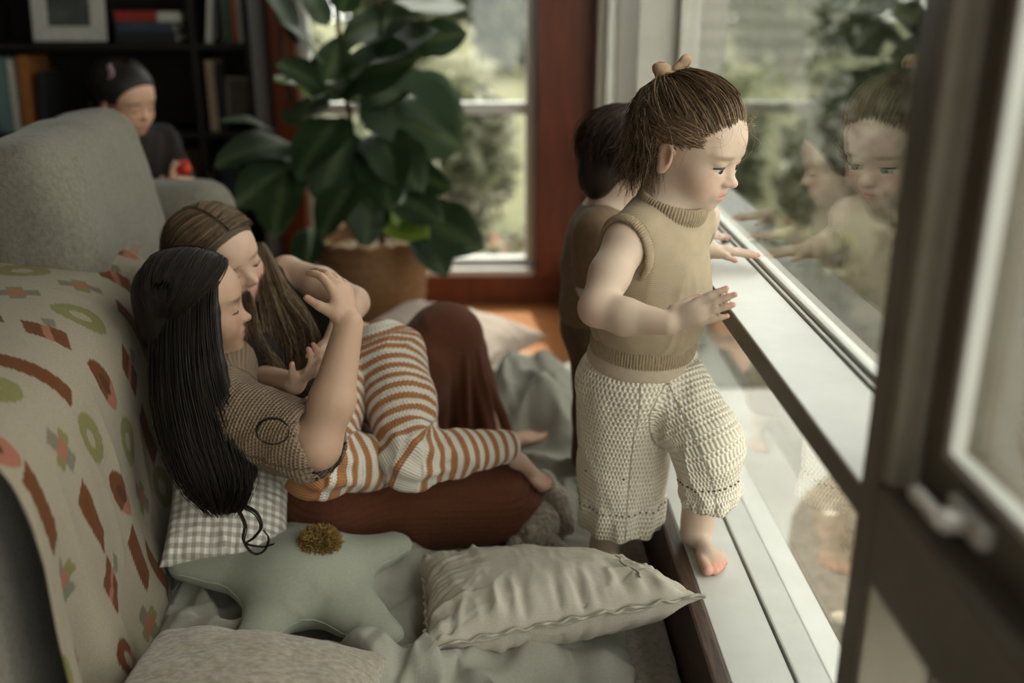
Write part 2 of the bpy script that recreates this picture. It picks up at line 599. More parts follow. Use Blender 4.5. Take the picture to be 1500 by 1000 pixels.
def head_colors(h, V, C, lip=(0.50, 0.20, 0.16), blush=0.35, ear=0.35, brow=None):
    q = h.loc(V)
    def mask(c, r, p=2.0):
        return np.exp(-(np.abs((q - np.array(c)) / np.array(r)) ** p).sum(1))
    def mixc(m, c):
        C[:] = C * (1 - m[:, None]) + np.array(c) * m[:, None]
    red = C.mean(0) * A(1.12, 0.72, 0.66)
    for s in (1, -1):
        mixc(blush * mask((0.30, s * 0.19, -0.20), (0.16, 0.11, 0.10)), red)
        mixc(ear * mask((-0.05, s * 0.40, -0.08), (0.14, 0.06, 0.2)), red)
        mixc(0.8 * ear * mask((-0.030, s * 0.40, -0.065), (0.045, 0.06, 0.075)), red * A(0.55, 0.42, 0.38))
        mixc(0.35 * mask((0.36, s * 0.135, -0.05), (0.09, 0.11, 0.05)), C.mean(0) * A(0.85, 0.68, 0.62))
        if brow is not None:
            mixc(0.8 * mask((0.35, s * 0.15, 0.035), (0.16, 0.095, 0.020), 3.0), brow)
    mixc(0.3 * mask((0.45, 0, -0.18), (0.08, 0.08, 0.06)), red)
    mixc(0.85 * np.clip(mask((0.42, 0, -0.285), (0.06, 0.085, 0.022), 3) + mask((0.41, 0, -0.328), (0.06, 0.07, 0.024), 3), 0, 1), lip)
    mixc(0.8 * mask((0.40, 0, -0.306), (0.07, 0.085, 0.006), 2), A(*lip) * 0.35)

def eyes(h, parent, gaze=(1, 0, -0.35), iris=(0.10, 0.07, 0.045), lash=(0.02, 0.013, 0.01), lid=0.0):
    g = unit(gaze)
    for s in (1, -1):
        n, m = 14, 20
        th = np.linspace(0, math.pi, n); ph = np.linspace(0, 2 * math.pi, m, endpoint=False)
        D = np.stack([np.cos(th)[:, None] * np.ones(m), np.sin(th)[:, None] * np.cos(ph), np.sin(th)[:, None] * np.sin(ph)], -1).reshape(-1, 3)
        X = frame(g)
        Dw = D @ X.T
        V = h.W(A(0.305, s * 0.135, -0.078) + 0.066 * Dw)
        i, j = np.meshgrid(np.arange(n - 1), np.arange(m), indexing='ij')
        Q = np.stack([i * m + j, i * m + (j + 1) % m, (i + 1) * m + (j + 1) % m, (i + 1) * m + j], -1).reshape(-1, 4)
        ang = np.repeat(th, m)
        C = np.where((ang < 0.62)[:, None], A(*iris), A(0.62, 0.58, 0.54))
        C = np.where((ang < 0.28)[:, None], A(0.008, 0.006, 0.006), C)
        mesh_obj('eye', V, Q, M_EYE, parent, col=C)
        # lash line along the rim of the upper lid
        t = np.linspace(-1, 1, 12)
        S = []
        for o in (0.0, 0.003):
            S.append(np.stack([0.372 - 0.055 * t ** 2 + o, s * 0.135 + 0.082 * t, -0.086 + lid - o * 0.8 + 0.010 * (1 - t * t)], -1))
        V, Q = tubes(h.W(np.array(S)), 0.0052 * h.s, 4, 0.6)
        mesh_obj('eyelash', V, Q, M_HAIR, parent, col=np.broadcast_to(A(*lash), V.shape))

def hand_prims(w, d, n, L, right=True, curl=(0.15, 0.15, 0.2, 0.25), spread=0.10, thumb=(0.6, 0.3), k=0.006, fat=1.0, tcurl=0.2):
    """w wrist, d towards the fingers, n out of the palm, L wrist to middle fingertip; five separate tapered fingers"""
    d = unit(d); n = unit(np.array(n, float) - d * np.dot(n, d))
    t = np.cross(n, d) * (-1 if right else 1)                 # towards the thumb
    w = np.array(w, float)
    R = np.stack([d, t, n], 1)
    f = fat
    P = [EL(w + d * 0.28 * L, (0.29 * L, 0.20 * L * f, 0.10 * L * f), R, k * 1.6),
         EL(w + d * 0.40 * L, (0.15 * L, 0.215 * L * f, 0.085 * L * f), R, k),
         EL(w + d * 0.17 * L + t * 0.12 * L + n * 0.05 * L, (0.17 * L, 0.09 * L, 0.085 * L), R, k)]
    tips = []
    lens = (0.43, 0.48, 0.44, 0.35)
    for i in range(4):
        o = (1.5 - i) * 0.118 * L * f
        a = (1.5 - i) * spread
        base = w + d * (0.50 - 0.03 * abs(i - 1)) * L + t * o
        p = base; ang = 0.0
        dirv = d * math.cos(a) + t * math.sin(a)
        r = (0.060 if i < 3 else 0.052) * L * f
        seg = (0.45, 0.31, 0.24)
        for j in range(3):
            ang += curl[i] * (1.0, 1.2, 0.8)[j]
            q = p + (dirv * math.cos(ang) + n * math.sin(ang)) * lens[i] * seg[j] * L
            P.append(RC(p, q, r, r * 0.93, 0.0022 if j else k * 0.7))
            p = q; r *= 0.93
        tips.append((p, r))
    b0 = w + d * 0.14 * L + t * 0.15 * L + n * 0.03 * L
    a1, a2 = thumb
    td = unit(d * math.cos(a1) + t * math.sin(a1) + n * a2)
    b1 = b0 + td * 0.22 * L
    td2 = unit(td + d * 0.35 + n * tcurl)
    b2 = b1 + td2 * 0.19 * L
    P += [RC(b0, b1, 0.085 * L, 0.065 * L, k), RC(b1, b2, 0.063 * L, 0.052 * L, 0.003)]
    tips.append((b2, 0.052 * L))
    return P, tips

def foot_prims(heel, toe, L=None, right=True, up=(0, 0, 1), k=0.008):
    """flat foot on its sole: heel and big-toe tip on the ground"""
    heel, toe = np.array(heel, float), np.array(toe, float)
    d = unit(toe - heel); L = L or np.linalg.norm(toe - heel)
    u = unit(np.array(up, float) - d * np.dot(up, d))
    lat = np.cross(u, d) * (-1 if right else 1)               # towards the little toe
    R = np.stack([d, lat, u], 1)
    P = [EL(heel + d * 0.13 * L + u * 0.13 * L, (0.15 * L, 0.125 * L, 0.14 * L), R, k),
         RC(heel + d * 0.2 * L + u * 0.17 * L, heel + d * 0.62 * L + u * 0.10 * L + lat * 0.03 * L, 0.125 * L, 0.095 * L, k),
         EL(heel + d * 0.63 * L + u * 0.085 * L + lat * 0.06 * L, (0.20 * L, 0.19 * L, 0.085 * L), R, k)]
    tips = []
    for i in range(5):
        o = (-0.085, 0.015, 0.085, 0.145, 0.20)[i] * L
        ln = (0.92, 0.925, 0.87, 0.81, 0.74)[i]
        r = (0.068, 0.050, 0.047, 0.044, 0.042)[i] * L
        a = heel + d * (ln - 0.22) * L + lat * o * 0.92 + u * 0.085 * L
        b = heel + d * ln * L + lat * o + u * r * 1.0
        P.append(RC(a, b, r * 0.95, r, 0.0022))
        tips.append((b, r))
    return P, tips

def tip_colors(V, C, tips, col, amt=0.7):
    for p, r in tips:
        m = amt * np.exp(-(np.linalg.norm(V - p, axis=1) / (2.0 * r)) ** 2)
        C[:] = C * (1 - m[:, None]) + np.array(col) * m[:, None]

def strands_on_head(h, roots, ends, n=14, c=(-0.07, 0, 0.12), rad=(0.475, 0.395, 0.40), lift=0.03, jit=0.02, seed=0, bulge=0.0, root0=1.0):
    """paths over the scalp from root directions to end directions (local unit vectors)"""
    rs = np.random.RandomState(seed)
    a = roots / np.linalg.norm(roots, axis=1, keepdims=True)
    b = ends / np.linalg.norm(ends, axis=1, keepdims=True)
    om = np.arccos(np.clip((a * b).sum(1), -0.999, 0.999))[:, None, None]
    t = np.linspace(0, 1, n)[None, :, None]
    D = (np.sin((1 - t) * om) * a[:, None] + np.sin(t * om) * b[:, None]) / np.sin(om)
    r = 1 + (lift * rs.rand(len(a), 1, 1)) * np.clip(root0 + t * 3.0, 0, 1) + bulge * np.sin(t * math.pi) + jit * (rs.rand(len(a), 1, 1) - 0.5) * np.sin(t * math.pi * 2.0)
    P = np.array(c) + D * np.array(rad) * r
    P = P + jit * 0.6 * np.sin(t * rs.uniform(4, 9, (len(a), 1, 1)) + rs.rand(len(a), 1, 1) * 6) * rs.normal(size=(len(a), 1, 3)) * t
    return h.W(P)

def catmull(P, n):
    """smooth resample of (S,m,3) guide points to n points"""
    P = np.asarray(P, float)
    S, m, _ = P.shape
    E = np.concatenate([2 * P[:, :1] - P[:, 1:2], P, 2 * P[:, -1:] - P[:, -2:-1]], 1)
    u = np.linspace(0, m - 1 - 1e-6, n); i = u.astype(int); f = (u - i)[None, :, None]
    a, b, c, d = E[:, i], E[:, i + 1], E[:, i + 2], E[:, i + 3]
    return 0.5 * (2 * b + (c - a) * f + (2 * a - 5 * b + 4 * c - d) * f ** 2 + (3 * b - a - 3 * c + d) * f ** 3)

def locks(guides, per, spread, n=18, seed=0, wave=0.0, wl=3.0):
    """strands scattered round guide polylines; guides (G,m,3) in world space; spread metres at root, mid, tip"""
    rs = np.random.RandomState(seed)
    G = catmull(np.asarray(guides, float), n)
    P = np.repeat(G, per, 0)
    S = len(P)
    t = np.linspace(0, 1, n)[None, :, None]
    off = rs.normal(size=(S, 1, 3))
    off /= np.maximum(np.linalg.norm(off, axis=2, keepdims=True), 1e-6)
    off *= rs.rand(S, 1, 1) ** 0.5
    s0, s1, s2 = spread
    w = np.where(t < 0.5, s0 + (s1 - s0) * t * 2, s1 + (s2 - s1) * (t * 2 - 1))
    P = P + off * w
    if wave:
        ph = rs.rand(S, 1, 1) * 1.2
        P = P + wave * t * np.concatenate([np.sin(t * 6.28 * wl + ph * 3), np.cos(t * 6.28 * wl + ph * 3), 0.3 * np.sin(t * 9 + ph)], 2)
    return P

def hair_colors(S, n, sides, tones, seed=0):
    rs = np.random.RandomState(seed)
    T = np.array(tones)
    c = T[rs.randint(len(T), size=S)] * rs.uniform(0.75, 1.25, (S, 1))
    return np.repeat(c, n * sides, 0)
M_TAUPE_LIT = fabric('lit taupe paint', (0.27, 0.24, 0.19), (0.23, 0.20, 0.155), rough=0.45, scale=18, bump=0.15, sheen=0, dist=0.001)  # the taupe frame paint, lightened for faces that catch window light
# ------------------------------------------------------------------ the room
XW = 0.372          # room face of the window wall
YB = 3.75           # back wall
XL = -1.75          # left wall
ZC = 2.45
YF = -1.3

fl = struct(box('floor', XL, XW, YF, YB, -0.12, -0.008, M_PLANK, bev=0))
pm = {}
for i in range(24):
    y0 = YB - 0.085 * (i + 1)
    x = XL + rnd.uniform(-0.9, 0.0)
    while x < XW:
        L_ = rnd.choice((0.9, 1.2, 1.5))
        a, b_ = max(x, XL), min(x + L_, XW)
        if b_ - a > 0.03:
            p = box('plank', a + 0.0012, b_ - 0.0012, y0 + 0.0012, y0 + 0.0838, -0.008, rnd.uniform(-0.0006, 0.0006), M_PLANK, fl, bev=0.0015)
        x += L_
struct(box('ceiling', XL - 0.1, 0.78, YF - 0.1, YB + 0.22, ZC, ZC + 0.1, M_CEIL, bev=0))
struct(box('wall_left', XL - 0.1, XL, YF, YB, -0.1, ZC, M_WALL, bev=0))
bm = bmesh.new()                                                             # wall behind the camera, with an opening added to let in fill light
bm_box(bm, XL - 0.1, -0.22, YF - 0.1, YF, -0.5, ZC)
bm_box(bm, 0.33, 0.52, YF - 0.1, YF, -0.5, ZC)
bm_box(bm, -0.22, 0.33, YF - 0.1, YF, 2.25, ZC)
bm_box(bm, -0.22, 0.33, YF - 0.1, YF, -0.5, 0.20)
struct(bm_obj('wall_front', bm, M_WALL))
w_fill = struct(empty('added_fill_window', (0.06, YF - 0.05, 0.2)))  # added, unseen window that brightens the surfaces facing the camera
for (a, b_) in ((-0.22, -0.18), (0.29, 0.33)):
    box('stile', a, b_, YF - 0.08, YF - 0.02, 0.20, 2.25, M_WHITE, w_fill)
box('rail', -0.18, 0.29, YF - 0.08, YF - 0.02, 0.20, 0.25, M_WHITE, w_fill)
box('rail', -0.18, 0.29, YF - 0.08, YF - 0.02, 2.20, 2.25, M_WHITE, w_fill)
box('pane', -0.18, 0.29, YF - 0.052, YF - 0.048, 0.25, 2.20, M_GLASS, w_fill, bev=0)
# back wall with the garden window opening
WX0, WX1, WZ0, WZ1 = -0.70, 0.16, 0.125, 2.15
bm = bmesh.new()
bm_box(bm, XL - 0.1, WX0, YB, YB + 0.12, -0.5, ZC)
bm_box(bm, WX1, 0.62, YB, YB + 0.12, -0.5, ZC)
bm_box(bm, WX0, WX1, YB, YB + 0.12, WZ1, ZC)
bm_box(bm, WX0, WX1, YB, YB + 0.12, -0.5, WZ0)
struct(bm_obj('wall_back', bm, M_WALLDARK))
struct(box('baseboard_back', -1.7, XW, YB - 0.022, YB, 0.0, 0.118, M_REDWOOD, bev=0.004))
# red stained casing around the back window and the corner post
struct(box('trim_1', 0.165, XW + 0.002, YB - 0.05, YB + 0.02, 0.118, ZC, M_REDWOOD, bev=0.006))
struct(box('trim_2', -0.795, -0.70, YB - 0.035, YB + 0.02, 0.118, ZC, M_REDWOOD, bev=0.005))
struct(box('trim_3', -0.70, 0.165, YB - 0.035, YB + 0.02, WZ1, WZ1 + 0.1, M_REDWOOD, bev=0.005))

# back window: white double hung sash
w3 = struct(empty('window_3', (-0.27, YB + 0.06, WZ0)))
box('sill', WX0, WX1, YB - 0.02, YB + 0.16, WZ0 - 0.012, WZ0 + 0.018, M_WHITE, w3)
for (a, b_) in ((WX0, WX0 + 0.035), (WX1 - 0.035, WX1)):
    box('jamb', a, b_, YB + 0.02, YB + 0.10, WZ0 + 0.018, WZ1, M_WHITE, w3)
box('meeting_rail', WX0 + 0.035, WX1 - 0.035, YB + 0.03, YB + 0.08, 0.725, 0.768, M_WHITE, w3)
box('bottom_rail', WX0 + 0.035, WX1 - 0.035, YB + 0.03, YB + 0.08, WZ0 + 0.018, WZ0 + 0.05, M_WHITE, w3)
box('top_rail', WX0 + 0.035, WX1 - 0.035, YB + 0.03, YB + 0.08, WZ1 - 0.05, WZ1, M_WHITE, w3)
box('pane', WX0 + 0.035, WX1 - 0.035, YB + 0.054, YB + 0.057, WZ0 + 0.05, 0.725, M_GLASS, w3, bev=0)
box('pane', WX0 + 0.035, WX1 - 0.035, YB + 0.054, YB + 0.057, 0.768, WZ1 - 0.05, M_GLASS, w3, bev=0)

# window wall: solid apron under the sill, header, end pier
bm = bmesh.new()
bm_box(bm, XW, 0.52, YF, YB, -0.5, 0.185)
bm_box(bm, XW, 0.52, YF, YB, 2.25, ZC)
bm_box(bm, XW, 0.52, YF, -1.15, 0.185, 2.25)
struct(bm_obj('wall_right', bm, M_STONE))
# dark worn board along the foot of the sill
struct(box('trim_4', 0.314, 0.343, -1.2, 2.62, 0.0, 0.213, M_DARKWOOD, bev=0.005))

SILL, LEDGE, XG = 0.21, 0.69, 0.485
w1 = struct(empty('window_1', (0.43, 1.76, 0.185)))
box('sill', 0.3432, 0.435, 0.86, 3.62, 0.185, SILL, M_WHITE, w1, bev=0.002)
box('sill_bead', 0.438, 0.53, 0.86, 3.62, 0.185, SILL + 0.004, M_WHITE, w1, bev=0.004)
bm = bmesh.new()                                                             # ledge: white top board on a taupe transom
bm_box(bm, XW, 0.53, 0.9, 2.64, 0.652, LEDGE - 0.004, 0.002)
box_led = bm_obj('transom', bm, M_TAUPE, w1)
box('ledge', XW - 0.001, 0.470, 0.9, 2.64, LEDGE - 0.004, LEDGE, M_WHITE, w1, bev=0.0015)
box('glazing_bead', 0.4725, 0.479, 0.9, 2.64, LEDGE - 0.004, LEDGE + 0.004, M_WHITE, w1, bev=0.0018)
box('glazing_bead', 0.481, 0.500, 0.9, 2.64, LEDGE - 0.004, LEDGE + 0.011, M_WHITE, w1, bev=0.003)
box('mullion', XW, 0.53, 0.856, 0.902, SILL, 2.25, M_TAUPE, w1, bev=0.004)
box('mullion', XW, 0.53, 2.64, 3.05, SILL, 2.25, M_STONE, w1, bev=0.004)
box('glazing_bead', 0.474, 0.497, 2.618, 2.64, LEDGE + 0.011, 2.25, M_STONE, w1, bev=0.003)
box('glazing_bead', 0.474, 0.497, 2.618, 2.64, SILL + 0.004, 0.652, M_STONE, w1, bev=0.003)
box('pane', XG, XG + 0.004, 0.902, 2.618, LEDGE + 0.011, 2.25, M_GLASS, w1, bev=0)
box('pane', XG, XG + 0.004, 0.902, 2.618, SILL + 0.004, 0.652, M_GLASS, w1, bev=0)

# far narrow window up to the corner
w4 = struct(empty('window_4', (0.43, 3.3, 0.185)))
box('transom', XW, 0.53, 3.05, 3.62, 0.652, LEDGE, M_WHITE, w4)
box('jamb', XW, 0.53, 3.62, YB - 0.051, SILL, 2.25, M_STONE, w4)
box('stop', 0.40, 0.42, 3.585, 3.62, LEDGE, 2.25, M_WHITE, w4)
box('stop', 0.44, 0.46, 3.60, 3.62, LEDGE, 2.25, M_STONE, w4)
box('pane', XG, XG + 0.004, 3.05, 3.62, LEDGE, 2.25, M_GLASS, w4, bev=0)
box('pane', XG, XG + 0.004, 3.05, 3.62, SILL + 0.004, 0.652, M_GLASS, w4, bev=0)

# near casement window
w2 = struct(empty('window_2', (0.43, -0.05, 0.185)))
box('sill', 0.3432, 0.53, -1.15, 0.856, 0.185, SILL, M_WHITE, w2)
box('transom', XW, 0.53, -1.15, 0.856, 0.604, 0.706, M_TAUPE, w2, bev=0.004)
box('transom_moulding', XW - 0.004, 0.41, -1.15, 0.84, 0.700, 0.716, M_TAUPE, w2, bev=0.005)
box('stop', XW, 0.40, 0.8375, 0.856, 0.716, 2.25, M_TAUPE_LIT, w2, bev=0.004)  # light on this face is put into the paler colour
box('lit_mullion_face', 0.3755, 0.450, 0.850, 0.856, SILL, 0.604, M_TAUPE_LIT, w2, bev=0.001)  # paler sheet standing for window light on the mullion's near face
box('mullion', XW, 0.53, -0.06, -0.01, 0.706, 2.25, M_TAUPE, w2, bev=0.004)
sash = box('sash_stile', 0.400, 0.445, 0.792, 0.836, 0.718, 2.24, M_TAUPE, w2, bev=0.003)
box('sash_stile', 0.400, 0.445, 0.0, 0.044, 0.718, 2.24, M_TAUPE, w2, bev=0.003)
box('sash_rail', 0.400, 0.445, 0.044, 0.792, 0.718, 0.770, M_TAUPE, w2, bev=0.003)
box('sash_rail', 0.400, 0.445, 0.044, 0.792, 2.19, 2.24, M_TAUPE, w2, bev=0.003)
bm = bmesh.new()                                                             # inner edge of the sash, window light on it put in as white
bm_box(bm, 0.397, 0.412, 0.780, 0.792, 0.770, 2.19, 0.002)
bm_box(bm, 0.397, 0.412, 0.044, 0.780, 0.770, 0.780, 0.002)
bm_obj('lit_sash_edge', bm, M_WHITE, w2)
box('pane', 0.426, 0.430, 0.044, 0.792, 0.770, 2.19, M_GLASS, w2, bev=0)
box('pane', 0.458, 0.462, -1.15, 0.856, SILL, 0.604, M_GLASS, w2, bev=0)
box('glazing_bead', 0.450, 0.458, 0.846, 0.856, SILL, 0.604, M_TAUPE, w2, bev=0.001)
box('pane', 0.458, 0.462, -1.15, -0.06, 0.706, 2.25, M_GLASS, w2, bev=0)
# window latch: base plate, pivot and lever
bm = bmesh.new()
bm_box(bm, 0.386, 0.400, 0.690, 0.752, 0.735, 0.757, 0.004)
bm_box(bm, 0.366, 0.388, 0.712, 0.732, 0.738, 0.754, 0.005)
bm_box(bm, 0.362, 0.374, 0.716, 0.775, 0.741, 0.752, 0.0045)
bm_obj('latch_handle', bm, plain('latch metal', (0.55, 0.53, 0.48), 0.35, 0.3), w2, smooth=False)
# ------------------------------------------------------------------ the garden
ZG = -0.35
M_CONC = fabric('pale concrete', (0.31, 0.305, 0.28), (0.22, 0.215, 0.195), rough=0.9, scale=2.5, bump=0.2, sheen=0, detail=8)
M_LAWN = fabric('lawn', (0.15, 0.145, 0.08), (0.10, 0.10, 0.055), rough=1.0, scale=20, bump=0.6, sheen=0, dist=0.02)
M_BARK = fabric('bark mulch', (0.22, 0.17, 0.115), (0.07, 0.052, 0.034), rough=1.0, scale=38, bump=1.0, sheen=0, dist=0.03, detail=8)
M_SOIL = fabric('shaded soil', (0.055, 0.05, 0.03), (0.03, 0.028, 0.018), rough=1.0, scale=9, bump=1.0, sheen=0, dist=0.03, detail=8)
M_TRUNK = fabric('tree bark', (0.10, 0.075, 0.05), (0.05, 0.037, 0.025), rough=1.0, scale=20, bump=0.8, sheen=0, dist=0.01)

def leaf_mat(name, c, tr=0.35):
    m, nt, b = new_mat(name)
    L = nt.links.new
    oi = N(nt, 'ShaderNodeVertexColor', layer_name='Col')
    no = N(nt, 'ShaderNodeTexNoise', Scale=30.0)
    mx = N(nt, 'ShaderNodeMix', data_type='RGBA', blend_type='MULTIPLY'); mx.inputs['Factor'].default_value = 1.0
    rp = N(nt, 'ShaderNodeMapRange'); rp.inputs['To Min'].default_value, rp.inputs['To Max'].default_value = 0.8, 1.2
    L(no.outputs['Fac'], rp.inputs['Value']); L(oi.outputs['Color'], mx.inputs['A']); L(rp.outputs['Result'], mx.inputs['B'])
    L(mx.outputs['Result'], b.inputs['Base Color'])
    b.inputs['Roughness'].default_value = 0.55
    b.inputs['Specular IOR Level'].default_value = 0.25
    tl = N(nt, 'ShaderNodeBsdfTranslucent'); L(mx.outputs['Result'], tl.inputs['Color'])
    ms = N(nt, 'ShaderNodeMixShader'); ms.inputs[0].default_value = tr
    L(b.outputs[0], ms.inputs[1]); L(tl.outputs[0], ms.inputs[2]); L(ms.outputs[0], nt.nodes['Material Output'].inputs['Surface'])
    return m
M_LEAF = leaf_mat('garden leaf', None)

struct(box('ground_paving', 0.52, 9.0, -9, 3.7, ZG - 0.2, ZG, M_CONC, bev=0))
struct(box('ground_border', 0.52, 9.0, 3.7, 16, ZG - 0.2, ZG + 0.012, M_SOIL, bev=0.005))
struct(box('ground_path', -8, 0.52, 3.9, 6.2, ZG - 0.2, ZG - 0.002, M_CONC, bev=0))
struct(box('ground_terrace', -8, 0.52, -14, YF - 0.1, ZG - 0.2, ZG - 0.001, M_CONC, bev=0))
struct(box('ground_lawn', -30, 40, 6.2, 60, ZG - 0.25, ZG - 0.004, M_LAWN, bev=0))
# round planting bed with a stone edge on the paving
bed = tag(empty('garden_bed', (1.62, 2.0, ZG)), 'round mulched garden bed set in the pale paving outside', 'garden bed')
n, m_ = 40, 12
V = []
for i in range(m_ + 1):
    for j in range(n):
        a = 2 * math.pi * j / n; r = i / m_
        rr = 1.0 + 0.05 * math.sin(3 * a + 1)
        V.append((1.62 + 0.85 * r * rr * math.cos(a), 2.0 + 1.1 * r * rr * math.sin(a), ZG + 0.055 * (1 - r ** 3) + 0.012 * rnd.random() * (r < 0.99)))
Q = [(i * n + j, i * n + (j + 1) % n, (i + 1) * n + (j + 1) % n, (i + 1) * n + j) for i in range(m_) for j in range(n)]
mesh_obj('mulch', V, np.array(Q)[:, ::-1], M_BARK, bed)
rs = np.random.RandomState(3)
pr_ = []
for k in range(160):
    a, r = rs.uniform(0, 6.28), rs.uniform(0, 0.95) ** 0.6
    pr_.append(EL((1.62 + 0.82 * r * math.cos(a), 2.0 + 1.06 * r * math.sin(a), ZG + 0.05 * (1 - r ** 3) + 0.01), rs.uniform(0.012, 0.03, 3) * A(1.5, 1.5, 0.5), rot_z(rs.rand() * 3), 0.0005))
Vp, Qp = surface(pr_, 0.012, 0)
tag(mesh_obj('fallen_leaves', Vp, Qp, fabric('dry leaves', (0.50, 0.43, 0.33), (0.25, 0.19, 0.13), scale=4, sheen=0), bed), kind='stuff')

def shrub(name, label, loc, rad, nleaf, tones, size=0.06, group=None, cat='shrub', stem=True, seed=0, flowers=None):
    rs = np.random.RandomState(seed)
    t = tag(empty(name, loc), label, cat, group)
    loc = np.array(loc, float); rad = np.array(rad, float)
    d = rs.normal(size=(nleaf, 3)); d /= np.linalg.norm(d, axis=1, keepdims=True)
    r = rs.rand(nleaf) ** 0.4
    clump = 1 + 0.28 * vnoise(d * 2.6, seed)
    c = loc + A(0, 0, rad[2] * 1.02) + d * rad * (r * clump)[:, None]
    a = rs.normal(size=(nleaf, 3)); a /= np.linalg.norm(a, axis=1, keepdims=True)
    b = np.cross(a, rs.normal(size=(nleaf, 3))); b /= np.linalg.norm(b, axis=1, keepdims=True)
    s = size * rs.uniform(0.6, 1.4, (nleaf, 1))
    V = np.stack([c - a * s, c + b * s * 0.42 + a * s * 0.1, c + a * s * 1.1, c - b * s * 0.42 + a * s * 0.1], 1).reshape(-1, 3)
    Q = np.arange(4 * nleaf).reshape(-1, 4)
    T = np.array(tones)
    col = np.repeat(T[rs.randint(len(T), size=nleaf)] * rs.uniform(0.7, 1.3, (nleaf, 1)), 4, 0)
    if flowers is not None:
        m = rs.rand(nleaf) < flowers[1]
        col = np.where(np.repeat(m, 4)[:, None], A(*flowers[0]), col)
    f = mesh_obj('foliage', V, Q, M_LEAF, t, col=col, smooth=False)
    f['kind'] = 'stuff'
    if stem:
        P = []
        for k in range(5):
            e = loc + A(rs.uniform(-0.6, 0.6) * rad[0], rs.uniform(-0.6, 0.6) * rad[1], rad[2] * rs.uniform(0.9, 1.5))
            P.append(np.stack([loc + (e - loc) * u + A(0.06 * math.sin(u * 5 + k), 0.05 * math.cos(u * 4 + k), 0) * rad[0] for u in np.linspace(0, 1, 8)]))
        Vs, Qs = tubes(np.array(P), 0.03 * rad[2] ** 0.5, 5, 0.3)
        mesh_obj('stem', Vs, Qs, M_TRUNK, t)
    return t

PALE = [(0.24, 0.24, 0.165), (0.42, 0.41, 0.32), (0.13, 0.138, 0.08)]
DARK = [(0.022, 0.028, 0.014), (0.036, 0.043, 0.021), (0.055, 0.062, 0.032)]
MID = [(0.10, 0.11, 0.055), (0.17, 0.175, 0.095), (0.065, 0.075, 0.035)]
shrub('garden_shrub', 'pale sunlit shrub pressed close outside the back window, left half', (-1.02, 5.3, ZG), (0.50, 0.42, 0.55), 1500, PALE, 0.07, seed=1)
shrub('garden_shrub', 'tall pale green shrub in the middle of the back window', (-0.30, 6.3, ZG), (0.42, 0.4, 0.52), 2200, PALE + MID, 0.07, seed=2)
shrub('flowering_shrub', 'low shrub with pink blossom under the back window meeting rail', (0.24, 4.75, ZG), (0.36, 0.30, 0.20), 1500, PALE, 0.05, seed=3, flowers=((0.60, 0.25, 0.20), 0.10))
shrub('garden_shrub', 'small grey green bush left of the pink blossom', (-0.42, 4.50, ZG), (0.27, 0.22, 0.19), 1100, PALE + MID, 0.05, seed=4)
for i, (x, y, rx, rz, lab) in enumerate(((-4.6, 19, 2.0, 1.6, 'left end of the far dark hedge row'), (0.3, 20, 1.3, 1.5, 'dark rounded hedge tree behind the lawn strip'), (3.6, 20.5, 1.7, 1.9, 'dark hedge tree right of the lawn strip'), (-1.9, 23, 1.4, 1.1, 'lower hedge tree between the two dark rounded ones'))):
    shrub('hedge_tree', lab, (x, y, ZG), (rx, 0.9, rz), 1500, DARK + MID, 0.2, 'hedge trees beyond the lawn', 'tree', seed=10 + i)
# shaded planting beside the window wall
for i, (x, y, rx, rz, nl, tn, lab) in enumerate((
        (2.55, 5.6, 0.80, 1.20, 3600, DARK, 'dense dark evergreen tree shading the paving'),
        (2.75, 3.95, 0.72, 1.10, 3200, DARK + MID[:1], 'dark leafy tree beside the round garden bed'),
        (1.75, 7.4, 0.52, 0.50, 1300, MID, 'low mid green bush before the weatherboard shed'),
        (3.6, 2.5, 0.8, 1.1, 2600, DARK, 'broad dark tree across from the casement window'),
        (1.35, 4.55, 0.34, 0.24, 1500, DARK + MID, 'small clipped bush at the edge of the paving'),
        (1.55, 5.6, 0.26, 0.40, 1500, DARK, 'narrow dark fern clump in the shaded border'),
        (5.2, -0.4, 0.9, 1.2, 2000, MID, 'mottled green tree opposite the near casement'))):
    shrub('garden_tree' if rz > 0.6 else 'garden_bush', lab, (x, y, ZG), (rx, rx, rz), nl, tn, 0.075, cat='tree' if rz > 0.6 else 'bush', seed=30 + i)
# grey weatherboard shed
shed = tag(empty('garden_shed', (2.6, 9.4, ZG)), 'grey weatherboard shed standing at the end of the paving', 'shed')
M_BOARD = fabric('grey weatherboard', (0.20, 0.195, 0.165), (0.165, 0.16, 0.135), rough=0.8, scale=12, sheen=0)
box('wall_core', 1.15, 4.2, 9.0, 10.5, ZG, 2.3, M_BOARD, shed, bev=0)
bd = None
for k in range(17):
    z0 = ZG + 0.155 * k
    if bd is None:
        bm = bmesh.new(); bm_box(bm, 1.1, 4.25, 8.965, 9.0, 0, 0.165, 0.004, Matrix.Rotation(0, 4, 'X'), seg=1)
        for v in bm.verts:
            if v.co.z > 0.08 and v.co.y < 8.98: v.co.y += 0.018
        bd = bm_obj('weatherboard', bm, M_BOARD, shed); bd.location.z = z0
    else:
        c = bd.copy(); COL.objects.link(c); c.parent = shed; c.matrix_parent_inverse = bd.matrix_parent_inverse.copy(); c.location.z = z0
bm = bmesh.new()
bm_box(bm, 0.95, 4.4, 8.8, 10.7, 2.3, 2.38, 0.01)
bm_obj('roof', bm, M_TRUNK, shed)
